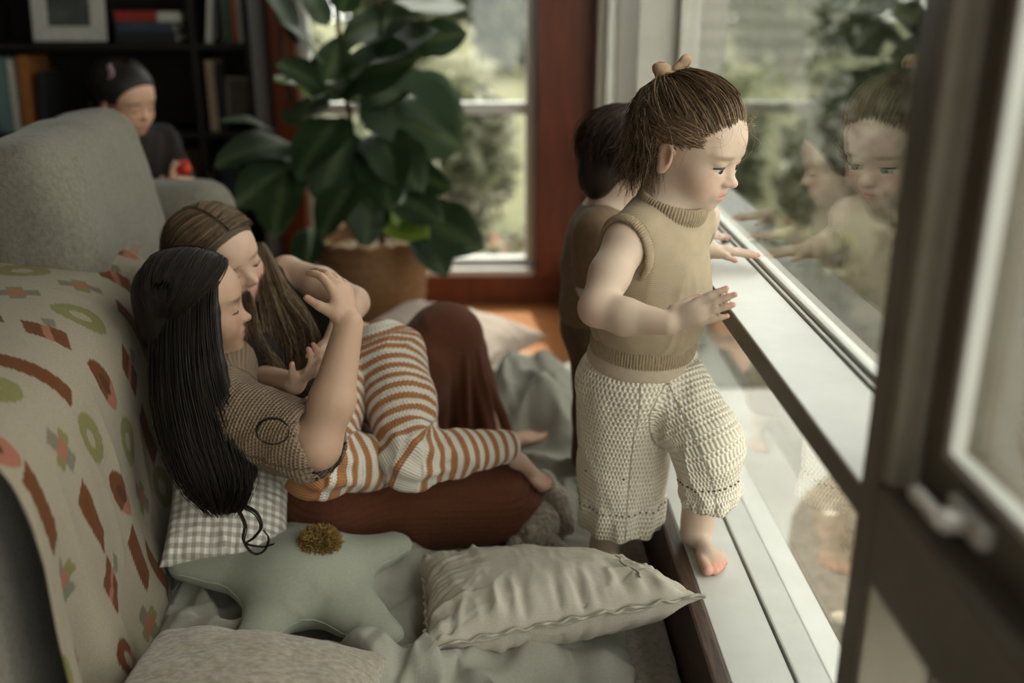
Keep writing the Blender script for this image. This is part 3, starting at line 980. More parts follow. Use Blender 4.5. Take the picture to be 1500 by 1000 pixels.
# white veranda post with base and neck moulding
pm = tag(empty('veranda_post', (0.95, 1.64, ZG)), 'white painted veranda post with square base outside the casement', 'post')
box('shaft', 0.88, 1.04, 1.56, 1.72, ZG + 0.18, 2.3, M_WHITE, pm, bev=0.012)
box('base', 0.86, 1.06, 1.54, 1.74, ZG, ZG + 0.18, M_WHITE, pm, bev=0.01)
box('neck_moulding', 0.865, 1.055, 1.545, 1.735, 2.1, 2.14, M_WHITE, pm, bev=0.008)
# ------------------------------------------------------------------ fabric with UV driven knit
def knit_mat(name, c, dark, rows, cols, bump=0.6, dist=0.003, stripes=None, hole=0.0, rough=0.9, zig=0.0, bandlo=None):
    """UV: x = arc in metres round the limb, y = metres along it"""
    m, nt, b = new_mat(name)
    L = nt.links.new
    uv = N(nt, 'ShaderNodeUVMap', uv_map='UVMap')
    sp = N(nt, 'ShaderNodeSeparateXYZ'); L(uv.outputs['UV'], sp.inputs[0])
    def mth(op, a, b=None, c=None):
        n_ = N(nt, 'ShaderNodeMath', operation=op)
        for k_, x in enumerate((a, b, c)):
            if x is None: continue
            if isinstance(x, (int, float)): n_.inputs[k_].default_value = x
            else: L(x, n_.inputs[k_])
        return n_.outputs[0]
    vr_ = mth('MULTIPLY', sp.outputs['Y'], rows)
    shift = mth('MULTIPLY', mth('FLOOR', vr_), 0.5)
    ur_ = mth('MULTIPLY_ADD', sp.outputs['X'], cols, shift)
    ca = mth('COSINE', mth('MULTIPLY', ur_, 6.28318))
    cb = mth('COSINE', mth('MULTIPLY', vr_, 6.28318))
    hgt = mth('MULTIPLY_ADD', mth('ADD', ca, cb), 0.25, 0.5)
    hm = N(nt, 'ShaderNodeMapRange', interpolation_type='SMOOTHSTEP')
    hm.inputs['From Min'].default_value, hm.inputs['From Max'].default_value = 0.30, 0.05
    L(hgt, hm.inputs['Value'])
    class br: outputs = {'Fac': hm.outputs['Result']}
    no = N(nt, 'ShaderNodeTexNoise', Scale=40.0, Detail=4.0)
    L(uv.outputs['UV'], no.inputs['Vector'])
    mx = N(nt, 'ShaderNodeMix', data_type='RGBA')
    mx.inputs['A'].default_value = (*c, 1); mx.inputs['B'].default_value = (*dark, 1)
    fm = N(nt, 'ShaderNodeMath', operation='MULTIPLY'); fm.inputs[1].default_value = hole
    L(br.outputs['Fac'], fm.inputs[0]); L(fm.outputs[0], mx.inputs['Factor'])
    colr = mx.outputs['Result']
    if stripes:
        c2, period, duty = stripes
        sx = N(nt, 'ShaderNodeSeparateXYZ'); L(uv.outputs['UV'], sx.inputs[0])
        ft = N(nt, 'ShaderNodeMath', operation='MULTIPLY'); ft.inputs[1].default_value = cols; L(sx.outputs['X'], ft.inputs[0])
        pp = N(nt, 'ShaderNodeMath', operation='PINGPONG'); pp.inputs[1].default_value = 0.5; L(ft.outputs[0], pp.inputs[0])
        zz = N(nt, 'ShaderNodeMath', operation='MULTIPLY_ADD'); zz.inputs[1].default_value = zig; L(pp.outputs[0], zz.inputs[0]); L(sx.outputs['Y'], zz.inputs[2])
        dv = N(nt, 'ShaderNodeMath', operation='DIVIDE'); dv.inputs[1].default_value = period; L(zz.outputs[0], dv.inputs[0])
        fr = N(nt, 'ShaderNodeMath', operation='FRACT'); L(dv.outputs[0], fr.inputs[0])
        lt = N(nt, 'ShaderNodeMath', operation='LESS_THAN'); lt.inputs[1].default_value = duty; L(fr.outputs[0], lt.inputs[0])
        m2 = N(nt, 'ShaderNodeMix', data_type='RGBA'); m2.inputs['B'].default_value = (*c2, 1)
        L(colr, m2.inputs['A']); L(lt.outputs[0], m2.inputs['Factor'])
        colr = m2.outputs['Result']
    m3 = N(nt, 'ShaderNodeMix', data_type='RGBA', blend_type='MULTIPLY'); m3.inputs['Factor'].default_value = 1.0
    rp = N(nt, 'ShaderNodeMapRange'); rp.inputs['To Min'].default_value, rp.inputs['To Max'].default_value = 0.85, 1.12
    L(no.outputs['Fac'], rp.inputs['Value']); L(colr, m3.inputs['A']); L(rp.outputs['Result'], m3.inputs['B'])
    L(m3.outputs['Result'], b.inputs['Base Color'])
    b.inputs['Roughness'].default_value = rough
    b.inputs['Specular IOR Level'].default_value = 0.15
    b.inputs['Sheen Weight'].default_value = 0.06
    bp = N(nt, 'ShaderNodeBump', Strength=bump, Distance=dist)
    L(hgt, bp.inputs['Height']); L(bp.outputs['Normal'], b.inputs['Normal'])
    return m

def limb_uv(V, pts, scale=None, ref=(0, 1, 0)):
    u, v, d = chain_uv(V, pts, ref=ref)
    r = scale or 0.06
    return np.stack([u * r, v], 1)

SKIN_T = A(0.555, 0.42, 0.325)
TIP_T = A(0.60, 0.23, 0.16)

def make_toddler():
    t = empty('person', (0.24, 1.66, 0.10))
    tag(t, 'toddler in sand knit vest and cream crochet trousers leaning to the window, hand raised', 'person', None)
    fy = math.radians(-36)
    B = frame((math.cos(fy), math.sin(fy), 0))
    # ---- body
    h = Head((0.324, 1.609, 0.926), (0.762, -0.595, -0.259), 0.192, -0.03)
    neck = A(0.292, 1.606, 0.835)
    rs_, ls_ = A(0.212, 1.535, 0.785), A(0.352, 1.680, 0.790)
    re_, rw = A(0.158, 1.448, 0.703), A(0.258, 1.400, 0.694)
    le_, lw = A(0.336, 1.765, 0.735), A(0.392, 1.757, 0.716)
    P = head_prims(h, lid=0.022)
    P += [RC(h.w(-0.12, 0, -0.25), neck + A(-0.008, 0.004, -0.02), 0.042, 0.046, 0.03),
          EL((0.270, 1.613, 0.715), (0.070, 0.088, 0.125), B, 0.04),
          EL((0.262, 1.620, 0.635), (0.080, 0.085, 0.085), B, 0.04),
          EL((0.252, 1.630, 0.550), (0.080, 0.088, 0.080), B, 0.04),
          RC(rs_, ls_, 0.036, 0.036, 0.03)]
    P += chain([rs_, (re_ + rs_) / 2 + A(-0.004, 0, 0), re_], [0.0345, 0.0315, 0.0275], 0.012)
    P += chain([re_, re_ * 0.6 + rw * 0.4 + A(0, 0, -0.004), rw], [0.0275, 0.0275, 0.0185], 0.012)
    P += chain([ls_, le_, lw], [0.034, 0.028, 0.0185], 0.012)
    hr, tr_ = hand_prims(rw, (0.82, -0.22, 0.40), (0.26, 0.82, -0.50), 0.110, True, (0.02, 0.02, 0.04, 0.06), 0.035, (0.30, 0.45), fat=0.88)
    hl, tl_ = hand_prims(lw, (0.92, -0.02, -0.06), (0.0, 0.0, -1), 0.092, False, (0.03, 0.03, 0.04, 0.06), 0.13, (0.7, 0.1))
    P += hr + hl
    # legs
    rh, rk, ra = A(0.228, 1.612, 0.53), A(0.235, 1.655, 0.335), A(0.214, 1.690, 0.15)
    lh, lk, la = A(0.285, 1.650, 0.53), A(0.362, 1.562, 0.430), A(0.366, 1.580, 0.262)
    P += chain([rh, rk, ra], [0.062, 0.043, 0.027], 0.015) + chain([lh, lk, la], [0.062, 0.043, 0.028], 0.015)
    fr_, _ = foot_prims((0.205, 1.715, 0.112), (0.262, 1.590, 0.112), None, True)
    fl_, tf = foot_prims((0.361, 1.606, 0.211), (0.378, 1.466, 0.211), 0.140, False)
    P += fr_ + fl_ + [RC(la, A(0.364, 1.578, 0.237), 0.028, 0.029, 0.012), RC(ra, A(0.212, 1.695, 0.135), 0.027, 0.028, 0.012)]
    V, Q = surface(P, 0.0027, 1)
    C = np.broadcast_to(SKIN_T, V.shape).copy()
    head_colors(h, V, C, lip=(0.50, 0.22, 0.17), blush=0.45, ear=0.5, brow=A(0.27, 0.17, 0.11))
    tip_colors(V, C, tr_ + tl_, TIP_T, 0.55)
    tip_colors(V, C, tf, TIP_T, 0.6)
    tip_colors(V, C, [(re_ + A(-0.02, -0.01, -0.01), 0.014)], TIP_T, 0.22)
    mesh_obj('body', V, Q, M_SKIN, t, col=C)
    eyes(h, t, (1, -0.05, -0.30), (0.05, 0.06, 0.065), (0.035, 0.02, 0.014), lid=0.022)
    # nails on the raised hand and on the toes
    # ---- vest
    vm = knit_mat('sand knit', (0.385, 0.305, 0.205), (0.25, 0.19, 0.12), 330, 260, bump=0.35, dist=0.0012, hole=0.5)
    cu = 0.012
    PV = [EL((0.271, 1.612, 0.715), (0.084, 0.101, 0.132), B, 0.02),
          EL((0.263, 1.619, 0.640), (0.091, 0.097, 0.090), B, 0.04),
          RC(rs_ + A(0.020, 0.022, 0.006), ls_ - A(0.020, 0.022, -0.004), 0.046, 0.046, 0.03),
          RC(neck + A(-0.01, 0.004, -0.03), neck + A(0, 0, -0.012), 0.056, 0.050, 0.02)]
    axr = unit(rs_ - ls_ + 0.35 * (re_ - rs_) / np.linalg.norm(re_ - rs_) * 0.2)
    Rr = frame(np.cross(axr, (0, 0, 1)), axr); Rr = np.stack([Rr[:, 0], Rr[:, 1], Rr[:, 2]], 1)
    PV += [EL((0.252, 1.628, 0.500), (0.2, 0.2, 0.075), None, 0.004, 's')]
    PV += [RC(neck + A(-0.006, 0.003, -0.030), neck + A(0.02, -0.02, 0.10), 0.047, 0.075, 0.004, 's')]
    # sleeve holes
    PV += [RC(rs_ + axr * 0.016, re_ - A(0.0, 0.0, 0.02) + axr * 0.05, 0.043, 0.060, 0.004, 's'),
           RC(ls_ - axr * 0.014, le_ - axr * 0.06, 0.042, 0.056, 0.004, 's')]
    V, Q = surface(PV, 0.0028, 2)
    nn = normals(V, Q)
    bz = (V - A(0.262, 1.62, 0)) @ B
    amp = 0.0085 * folds(np.stack([bz[:, 0] * 11, bz[:, 1] * 11, V[:, 2] * 4], 1), 5) * np.clip((0.80 - V[:, 2]) / 0.08, 0, 1)
    V = V + nn * amp[:, None]
    ang = np.arctan2(bz[:, 1], bz[:, 0])
    vest = mesh_obj('vest', V, Q, vm, t, uv=np.stack([ang * 0.09, V[:, 2]], 1))
    rib = fabric('sand rib knit', (0.36, 0.28, 0.185), (0.29, 0.22, 0.14), rough=0.9, scale=120, bump=0.3, dist=0.001)
    def ribbed(name, Rt, c, ra, rb, r, flat, n, amp, par):
        Vr, Qr = surface([TR(c, Rt, ra, rb, r, 0.001, 'u', flat)], 0.0020, 1)
        q = (Vr - c) @ Rt
        an = np.arctan2(q[:, 1] / rb, q[:, 0] / ra)
        nv = normals(Vr, Qr)
        Vr = Vr + nv * (amp * np.sin(an * n))[:, None]
        return mesh_obj(name, Vr, Qr, rib, par)
    Rn = frame((0.82, -0.57, -0.30), (0.25, -0.17, 1.0))
    ribbed('collar', Rn, neck + A(0.001, -0.001, -0.006), 0.052, 0.058, 0.0065, 2.6, 66, 0.0016, vest)
    ribbed('armhole_band', Rr, rs_ + axr * 0.003 + A(0.001, 0.002, -0.012), 0.043, 0.054, 0.0055, 1.8, 74, 0.0013, vest)
    ribbed('armhole_band', Rr, ls_ - axr * 0.004 + A(-0.006, 0.008, -0.010), 0.036, 0.046, 0.005, 1.7, 70, 0.0011, vest)
    Rh = frame((0.82, -0.57, -0.05), (0.04, -0.03, 1.0))
    ribbed('hem_band', Rh, A(0.259, 1.622, 0.586), 0.083, 0.091, 0.0065, 3.2, 110, 0.0013, vest)
    # ---- crochet trousers
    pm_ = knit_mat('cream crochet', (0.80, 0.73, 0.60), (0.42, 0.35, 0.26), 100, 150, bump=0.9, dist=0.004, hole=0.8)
    hemr, heml = A(0.240, 1.682, 0.216), A(0.380, 1.566, 0.318)
    lk2 = A(0.366, 1.556, 0.425)
    PT = [EL((0.252, 1.628, 0.525), (0.094, 0.100, 0.075), B, 0.02),
          RC((0.234, 1.625, 0.50), (0.238, 1.665, 0.33), 0.088, 0.077, 0.02),
          RC((0.238, 1.665, 0.33), hemr, 0.077, 0.079, 0.02)]
    PT += [RC((0.292, 1.628, 0.525), lk2, 0.076, 0.056, 0.014), RC(lk2, heml, 0.056, 0.052, 0.03)]
    PT += [EL((0.258, 1.622, 0.655), (0.2, 0.2, 0.078), None, 0.003, 's'),
           EL(hemr + A(0, 0, -0.092), (0.2, 0.2, 0.080), None, 0.003, 's'),
           RC(hemr + A(-0.005, 0.003, 0.05), hemr + A(0, 0, -0.05), 0.068, 0.074, 0.004, 's')]
    ax = unit(heml - lk2)
    Rl = frame(np.cross(ax, (1, 0.2, 0)), ax)
    PT += [EL(heml + ax * 0.078, (0.09, 0.09, 0.068), Rl, 0.003, 's'), RC(heml - ax * 0.05, heml + ax * 0.05, 0.047, 0.050, 0.004, 's')]
    V, Q = surface(PT, 0.0029, 2)
    nn = normals(V, Q)
    pr = [A(0.245, 1.63, 0.60), A(0.240, 1.64, 0.45), hemr + A(0, 0, -0.05)]
    pl = catmull(np.array([[A(0.262, 1.64, 0.60), A(0.295, 1.63, 0.53), lk2 + A(-0.02, 0.01, 0.005), heml - ax * 0.03, heml + ax * 0.05]]), 24)[0]
    ur, vr, dr = chain_uv(V, pr, ref=(0, 1, 0))
    ul, vl, dl = chain_uv(V, pl, ref=(0, 1, 0))
    left = (dl - 0.062 < dr - 0.08) & (V[:, 2] < 0.56)
    amp = 0.0050 * folds(np.stack([V[:, 0] * 16, V[:, 1] * 16, V[:, 2] * 6], 1), 8) * np.clip((0.58 - V[:, 2]) / 0.06, 0.1, 1)
    low = np.where(left, vl > 0.315, V[:, 2] < 0.27)
    amp += np.where(low, 0.0035 * np.sin(np.where(left, ul, ur) * 9 + V[:, 2] * 20), 0)
    V = V + nn * amp[:, None]
    uvp = np.stack([np.where(left, ul * 0.062, ur * 0.083), np.where(left, vl, 0.60 - V[:, 2])], 1)
    tr = mesh_obj('trousers', V, Q, pm_, t, uv=uvp)
    band = fabric('pale waist rib', (0.50, 0.41, 0.31), (0.44, 0.36, 0.27), rough=0.9, scale=90, bump=0.3)
    Vb, Qb = surface([TR((0.2555, 1.6255, 0.560), Rh, 0.086, 0.094, 0.0055, 0.001, 'u', 3.0)], 0.0025, 1)
    mesh_obj('waistband', Vb, Qb, band, tr)
    # row of dark eyelets above each hem
    dk = plain('eyelet shade', (0.10, 0.065, 0.04), 0.9)
    for (c0, axd, rad, nE) in ((hemr + A(0, 0, 0.044), A(0, 0, -1.0), 0.0825, 46), (heml - ax * 0.044, ax, 0.0605, 34)):
        Rr2 = frame(np.cross(axd, (0.3, 1, 0)), axd)
        pr2 = []
        for i in range(nE):
            a = 2 * math.pi * i / nE
            dv = Rr2[:, 0] * math.cos(a) + Rr2[:, 1] * math.sin(a)
            o = c0 + dv * rad * 2
            # drop the eyelet onto the cloth surface
            j = np.argmin(np.linalg.norm(np.cross(V - c0, dv), axis=1) + np.where((V - c0) @ dv < 0, 1, 0) - 0.05 * ((V - c0) @ dv))
            pr2.append(EL(V[j], (0.0026, 0.0026, 0.0022), None, 0.0002))
        Ve, Qe = surface(pr2, 0.0011, 0)
        mesh_obj('eyelet_row', Ve, Qe, dk, tr)['kind'] = 'stuff'
    # ---- hair
    cap = [h.el((-0.085, 0, 0.140), (0.465, 0.393, 0.395), 0.02),
           h.el((-0.33, 0, -0.13), (0.21, 0.30, 0.30), 0.12),
           h.el((0.47, 0, -0.16), (0.36, 0.60, 0.46), 0.06, 's'),
           h.el((0.12, -0.42, -0.28), (0.20, 0.22, 0.30), 0.04, 's'), h.el((0.12, 0.42, -0.28), (0.20, 0.22, 0.30), 0.04, 's'),
           h.el((-0.04, -0.44, -0.10), (0.10, 0.12, 0.15), 0.03, 's'), h.el((-0.04, 0.44, -0.10), (0.10, 0.12, 0.15), 0.03, 's'),
           h.el((0.12, -0.40, 0.02), (0.20, 0.20, 0.14), 0.04, 's'), h.el((0.12, 0.40, 0.02), (0.20, 0.20, 0.14), 0.04, 's')]
    V0, Q0 = surface(cap, 0.003, 2)
    nv = normals(V0, Q0)
    V0 = V0 + nv * (0.002 * vnoise(V0 * 160, 4))[:, None]
    tones = [(0.065, 0.040, 0.024), (0.095, 0.058, 0.034), (0.14, 0.088, 0.050), (0.21, 0.135, 0.080), (0.30, 0.20, 0.12)]
    rs = np.random.RandomState(5)
    def hairline(nS, a0, a1):
        a = rs.uniform(a0, a1, nS)                            # 0 = middle of the forehead, 1 = above the ear, sign = side
        s = np.sign(a); f = np.abs(a)
        x = 0.335 - 0.40 * f ** 1.6; y = s * (0.40 * np.sin(f * 1.5)); z = 0.350 - 0.385 * f ** 1.25
        return np.stack([x + 0.07, y, z - 0.12], 1) + rs.normal(0, 0.022, (nS, 3))
    bow = A(-0.52, -0.03, 0.50)
    def clump(R_, k_, amt):
        cs = R_[rs.randint(len(R_), size=k_)]
        j_ = np.argmin(((R_[:, None] - cs[None]) ** 2).sum(2), 1)
        return cs[j_] + (R_ - cs[j_]) * (1 - amt), j_
    root = hairline(1000, -1.05, 1.05)
    root, ja = clump(root, 150, 0.35)
    pa = strands_on_head(h, root, np.tile(bow, (len(root), 1)) + rs.normal(0, 0.05, (len(root), 3)), 12, (-0.07, 0, 0.12), (0.465, 0.385, 0.385), 0.11, 0.03, 1, 0.06, 0.0)
    # inner crown strands, roots further back
    root2 = hairline(700, -1.15, 1.15) * A(0.72, 0.98, 1) + A(-0.10, 0, 0.13)
    root2, jb = clump(root2, 90, 0.6)
    pb = strands_on_head(h, root2, np.tile(bow, (len(root2), 1)) + rs.normal(0, 0.06, (len(root2), 3)), 12, (-0.07, 0, 0.12), (0.49, 0.41, 0.415), 0.11, 0.03, 2, 0.03)
    nt_ = 420
    sg = np.where(rs.rand(nt_) < 0.75, -1, 1)
    rt_ = np.stack([rs.uniform(0.12, 0.33, nt_) + 0.0, sg * rs.uniform(0.30, 0.37, nt_), rs.uniform(-0.06, 0.10, nt_)], 1)
    et_ = np.stack([-0.75 + 0 * sg, sg * rs.uniform(0.35, 0.6, nt_), rs.uniform(0.0, 0.4, nt_)], 1)
    pt_ = strands_on_head(h, rt_, et_, 11, (-0.07, 0, 0.12), (0.465, 0.385, 0.385), 0.12, 0.05, 15, 0.05, 0.0)
    # back of the head, hanging to the nape in loose curls
    nb = 1050
    a = rs.uniform(-1.75, 1.75, nb)
    d0 = np.stack([-0.55 - 0.25 * np.cos(a), 0.75 * np.sin(a * 0.8), 0.42 + 0.25 * rs.rand(nb)], 1)
    d1 = np.stack([-np.cos(a * 0.80) * 0.95, np.sin(a * 0.80), -0.25 - 0.35 * rs.rand(nb)], 1)
    pc = strands_on_head(h, d0, d1, 9, (-0.08, 0, 0.12), (0.49, 0.41, 0.42), 0.09, 0.05, 3, 0.03)
    dn = pc[:, -1] - pc[:, -2]
    dn /= np.linalg.norm(dn, axis=1, keepdims=True)
    tt = np.linspace(0, 1, 10)[None, 1:, None]
    ln = rs.uniform(0.03, 0.085, (nb, 1, 1))
    out = unit(-h.R[:, 0] + A(0, 0, -0.2))
    tail = pc[:, -1:, :] + ln * tt * (0.45 * dn[:, None] + A(0, 0, -0.75) + 0.35 * rs.rand(nb, 1, 1) * out)
    ph = rs.rand(nb, 1, 1) * 6.28; cr_ = rs.uniform(0.002, 0.008, (nb, 1, 1)); fq = rs.uniform(5, 10, (nb, 1, 1))
    tail = tail + cr_ * tt * np.concatenate([np.sin(tt * fq + ph), np.cos(tt * fq + ph), 0.5 * np.sin(tt * fq * 1.3 + ph)], 2)
    pc = np.concatenate([pc, tail], 1)
    # wisps round the face, ear and neck
    nw = 70
    wr = hairline(nw, -1.1, 1.1)
    wd = np.stack([rs.uniform(0.1, 0.6, nw), wr[:, 1] * 1.6 + rs.normal(0, 0.15, nw), rs.uniform(-0.1, 0.3, nw)], 1)
    pw = strands_on_head(h, wr, wr * A(0.9, 1.1, 0.8) + A(-0.12, 0, -0.05) + rs.normal(0, 0.12, (nw, 3)), 10, (-0.07, 0, 0.12), (0.49, 0.41, 0.42), 0.10, 0.10, 6, 0.03)
    parts = [(V0, Q0, np.broadcast_to(A(0.045, 0.027, 0.016), V0.shape))]
    for (pp, rad, sd, tn) in ((pa, 0.00062, 1, tones), (pb, 0.00062, 2, tones), (pt_, 0.00055, 6, tones[1:]), (pc, 0.00060, 3, tones), (pw, 0.00026, 4, [(0.30, 0.20, 0.125), (0.38, 0.26, 0.17)])):
        Vt, Qt = tubes(pp, rad, 3, 0.4)
        parts.append((Vt, Qt, hair_colors(pp.shape[0], pp.shape[1], 3, tn, sd)))
    Vh, Qh, Ch = merge(parts)
    hair = mesh_obj('hair', Vh, Qh, M_HAIR, t, col=Ch)
    # ---- bow at the crown: two loops, two tails and a knot
    bm_ = fabric('peach ribbon', (0.42, 0.28, 0.17), (0.31, 0.20, 0.12), rough=0.8, scale=80, bump=0.3)
    bp = h.w(-0.36, -0.05, 0.475)
    lx, ly, lz = h.R[:, 0], h.R[:, 1], h.R[:, 2]
    PB = [EL(bp, (0.013, 0.011, 0.011), h.R, 0.002)]
    for i in range(3):
        PB.append(TR(bp + lx * (0.004 * i - 0.004), frame(lz, lx), 0.009, 0.009, 0.0022, 0.001))
    L1 = frame(unit(-lx * 0.8 - ly * 0.5 + lz * 0.25), lz)
    PB += [EL(bp + L1[:, 0] * 0.016, (0.019, 0.016, 0.013), L1, 0.002), EL(bp + L1[:, 0] * 0.024 + L1[:, 2] * 0.006, (0.010, 0.005, 0.006), L1, 0.002, 's')]
    L2 = frame(unit(lx * 0.35 + ly * 0.5 + lz * 0.8), lx)
    PB += [EL(bp + L2[:, 0] * 0.017, (0.020, 0.016, 0.009), L2, 0.002), EL(bp + L2[:, 0] * 0.030 + L2[:, 1] * 0.006, (0.011, 0.014, 0.007), L2, 0.003), EL(bp + L2[:, 0] * 0.022 + L2[:, 2] * 0.005, (0.014, 0.004, 0.004), L2, 0.002, 's')]
    L3 = frame(unit(-lx * 0.9 + ly * 0.4 - lz * 0.15), lz)
    PB += [EL(bp + L3[:, 0] * 0.016 - lz * 0.004, (0.020, 0.014, 0.008), L3, 0.002)]
    L4 = frame(unit(lx * 0.7 - ly * 0.5 - lz * 0.1), lz)
    PB += [EL(bp + L4[:, 0] * 0.012, (0.016, 0.010, 0.009), L4, 0.002)]
    Vb, Qb = surface(PB, 0.0011, 2)
    mesh_obj('hair_bow', Vb, Qb, bm_, t)
    return t
toddler = make_toddler()
# ------------------------------------------------------------------ woman on the duvet, girl on her lap
def strand_mesh(sets):
    parts = []
    for i, (pp, rad, tones) in enumerate(sets):
        Vt, Qt = tubes(pp, rad, 3, 0.4)
        parts.append((Vt, Qt, hair_colors(pp.shape[0], pp.shape[1], 3, tones, 50 + i)))
    return parts

def make_woman():
    t = tag(empty('person', (-0.34, 1.80, 0.10)), 'dark-haired woman in taupe knit top and brown skirt leaning on the sofa, arm raised', 'person')
    h = Head((-0.532, 1.715, 0.630), (0.976, 0.20, 0.05), 0.193, -0.06)
    neck = A(-0.560, 1.735, 0.535)
    rsh, lsh = A(-0.500, 1.615, 0.470), A(-0.520, 1.880, 0.480)
    rel, rwr = A(-0.296, 1.512, 0.445), A(-0.241, 1.580, 0.636)
    lel, lwr = A(-0.400, 2.020, 0.400), A(-0.270, 1.985, 0.480)
    rhip, lhip = A(-0.330, 1.755, 0.210), A(-0.340, 1.940, 0.210)
    rkn, ran = A(0.000, 1.805, 0.195), A(-0.200, 1.930, 0.160)
    lkn, lan = A(-0.115, 2.195, 0.410), A(-0.010, 2.165, 0.155)
    P = head_prims(h, 0.3)
    P += [RC(h.w(-0.12, 0, -0.25), neck, 0.046, 0.050, 0.03), RC(neck, A(-0.53, 1.745, 0.49), 0.052, 0.06, 0.03),
          RC(rsh, lsh, 0.052, 0.052, 0.04), RC(A(-0.51, 1.77, 0.44), A(-0.345, 1.85, 0.22), 0.090, 0.115, 0.05),
          RC(rhip, lhip, 0.095, 0.095, 0.04)]
    P += chain([rsh, rel], [0.048, 0.040], 0.015) + chain([rel, rel * 0.62 + rwr * 0.38 + A(0.006, -0.006, 0), rwr], [0.037, 0.037, 0.024], 0.015)
    P += chain([lsh, lel, lwr], [0.048, 0.038, 0.024], 0.015)
    P += chain([rhip, rkn, ran], [0.085, 0.058, 0.035], 0.02) + chain([lhip, lkn, lan], [0.085, 0.058, 0.035], 0.02)
    hr, tr_ = hand_prims(rwr, (-0.24, 0.42, 0.80), (-0.80, 0.48, -0.36), 0.135, True, (0.42, 0.45, 0.48, 0.50), 0.07, (0.75, 0.55), fat=0.95)
    hl, tl_ = hand_prims(lwr, (0.15, -0.55, 0.15), (-0.75, -0.2, -0.2), 0.125, False, (0.35, 0.35, 0.38, 0.4), 0.06, (0.5, 0.4), fat=0.95)
    fl_, tf = foot_prims((0.008, 2.160, 0.106), (0.130, 2.270, 0.108), None, False)
    fr_, tf2 = foot_prims((-0.19, 1.915, 0.14), (-0.06, 1.90, 0.13), None, True)
    P += hr + hl + fl_ + fr_
    V, Q = surface(P, 0.0045, 1)
    C = np.broadcast_to(A(0.43, 0.275, 0.190), V.shape).copy()
    head_colors(h, V, C, lip=(0.46, 0.15, 0.11), blush=0.35, ear=0.2, brow=A(0.05, 0.03, 0.02))
    tip_colors(V, C, tr_ + tl_ + tf, A(0.52, 0.20, 0.13), 0.45)
    mesh_obj('body', V, Q, M_SKIN, t, col=C)
    eyes(h, t, (1, 0.1, -0.25), (0.05, 0.03, 0.02), (0.008, 0.006, 0.005))
    # knit top
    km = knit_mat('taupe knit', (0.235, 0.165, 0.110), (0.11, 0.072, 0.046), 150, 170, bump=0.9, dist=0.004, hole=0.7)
    sm = rsh * 0.30 + rel * 0.70
    PV = [RC(rsh + A(0.015, 0.02, 0), lsh + A(0.01, -0.02, 0), 0.066, 0.066, 0.04), RC(A(-0.51, 1.77, 0.44), A(-0.355, 1.835, 0.225), 0.104, 0.135, 0.05),
          RC(rsh, rsh * 0.08 + rel * 0.92, 0.068, 0.066, 0.03), RC(lsh, lsh * 0.3 + lel * 0.7, 0.066, 0.060, 0.03),
          RC(rel - A(0.005, 0, 0.005), rel + unit(rel - rsh) * 0.06 + A(0, 0, 0.08), 0.050, 0.055, 0.004, 's'),
          EL(neck + A(0.02, -0.005, 0.05), (0.075, 0.085, 0.075), None, 0.01, 's'),
          EL((-0.33, 1.82, 0.10), (0.3, 0.3, 0.09), None, 0.01, 's')]
    V, Q = surface(PV, 0.0050, 2)
    V = V + normals(V, Q) * (0.006 * folds(V * A(13, 13, 13), 61))[:, None]
    u, v, d = chain_uv(V, [rsh, rel])
    u2, v2, d2 = chain_uv(V, [A(-0.51, 1.75, 0.44), A(-0.355, 1.835, 0.225)])
    sl_ = d < d2 - 0.05
    mesh_obj('knit_top', V, Q, km, t, uv=np.stack([np.where(sl_, u * 0.066, u2 * 0.13), np.where(sl_, v, v2)], 1))
    # brown skirt: lap, folded leg and raised knee
    sk = fabric('rust brown ribbed jersey', (0.105, 0.034, 0.015), (0.080, 0.025, 0.011), rough=0.9, scale=160, bump=0.2, sheen=0.08, dist=0.001)
    PS = [RC(rhip, lhip, 0.110, 0.110, 0.04),
          RC(A(-0.34, 1.770, 0.195), A(0.010, 1.800, 0.190), 0.092, 0.082, 0.05),
          RC(A(-0.20, 1.80, 0.165), A(0.005, 1.805, 0.165), 0.075, 0.072, 0.04),
          RC(lhip, lkn + A(0, 0, -0.02), 0.100, 0.082, 0.05),
          RC(lkn + A(0, 0, -0.02), A(-0.055, 2.180, 0.150), 0.082, 0.086, 0.04),
          RC(lkn + A(-0.06, -0.02, -0.08), A(-0.17, 2.12, 0.17), 0.06, 0.07, 0.05),
          EL((0.0, 2.1, -0.02), (0.5, 0.5, 0.115), None, 0.01, 's')]
    V, Q = surface(PS, 0.0046, 2)
    nv = normals(V, Q)
    # fine ribs along the folded thigh, long hanging folds below the raised knee
    lowleg = np.clip((1.99 - V[:, 1]) / 0.05, 0, 1)
    rib = 0.0016 * np.sin((V[:, 2] * 0.9 - V[:, 1] * 0.5 + 0.10 * V[:, 0]) * 560)
    an = np.arctan2(V[:, 1] - 2.17, V[:, 0] + 0.09)
    hangf = (0.010 * np.sin(an * 9 + 1.2 * np.sin(V[:, 2] * 12)) + 0.005 * np.sin(an * 17 + 2)) * np.clip((0.40 - V[:, 2]) / 0.18, 0, 1)
    V = V + nv * (lowleg * (rib + 0.004 * folds(V * A(5, 9, 12), 71)) + (1 - lowleg) * (hangf + 0.003 * folds(V * 9, 72)))[:, None]
    mesh_obj('skirt', V, Q, sk, t)
    # long black hair: cap plus a sheet of straight locks falling over the near shoulder
    cap = [h.el((-0.085, 0, 0.13), (0.475, 0.40, 0.395), 0.02), h.el((-0.30, 0, -0.15), (0.25, 0.36, 0.35), 0.12),
           h.el((0.50, 0, -0.12), (0.42, 0.66, 0.47), 0.05, 's'), h.el((0.20, -0.46, -0.32), (0.20, 0.20, 0.30), 0.04, 's')]
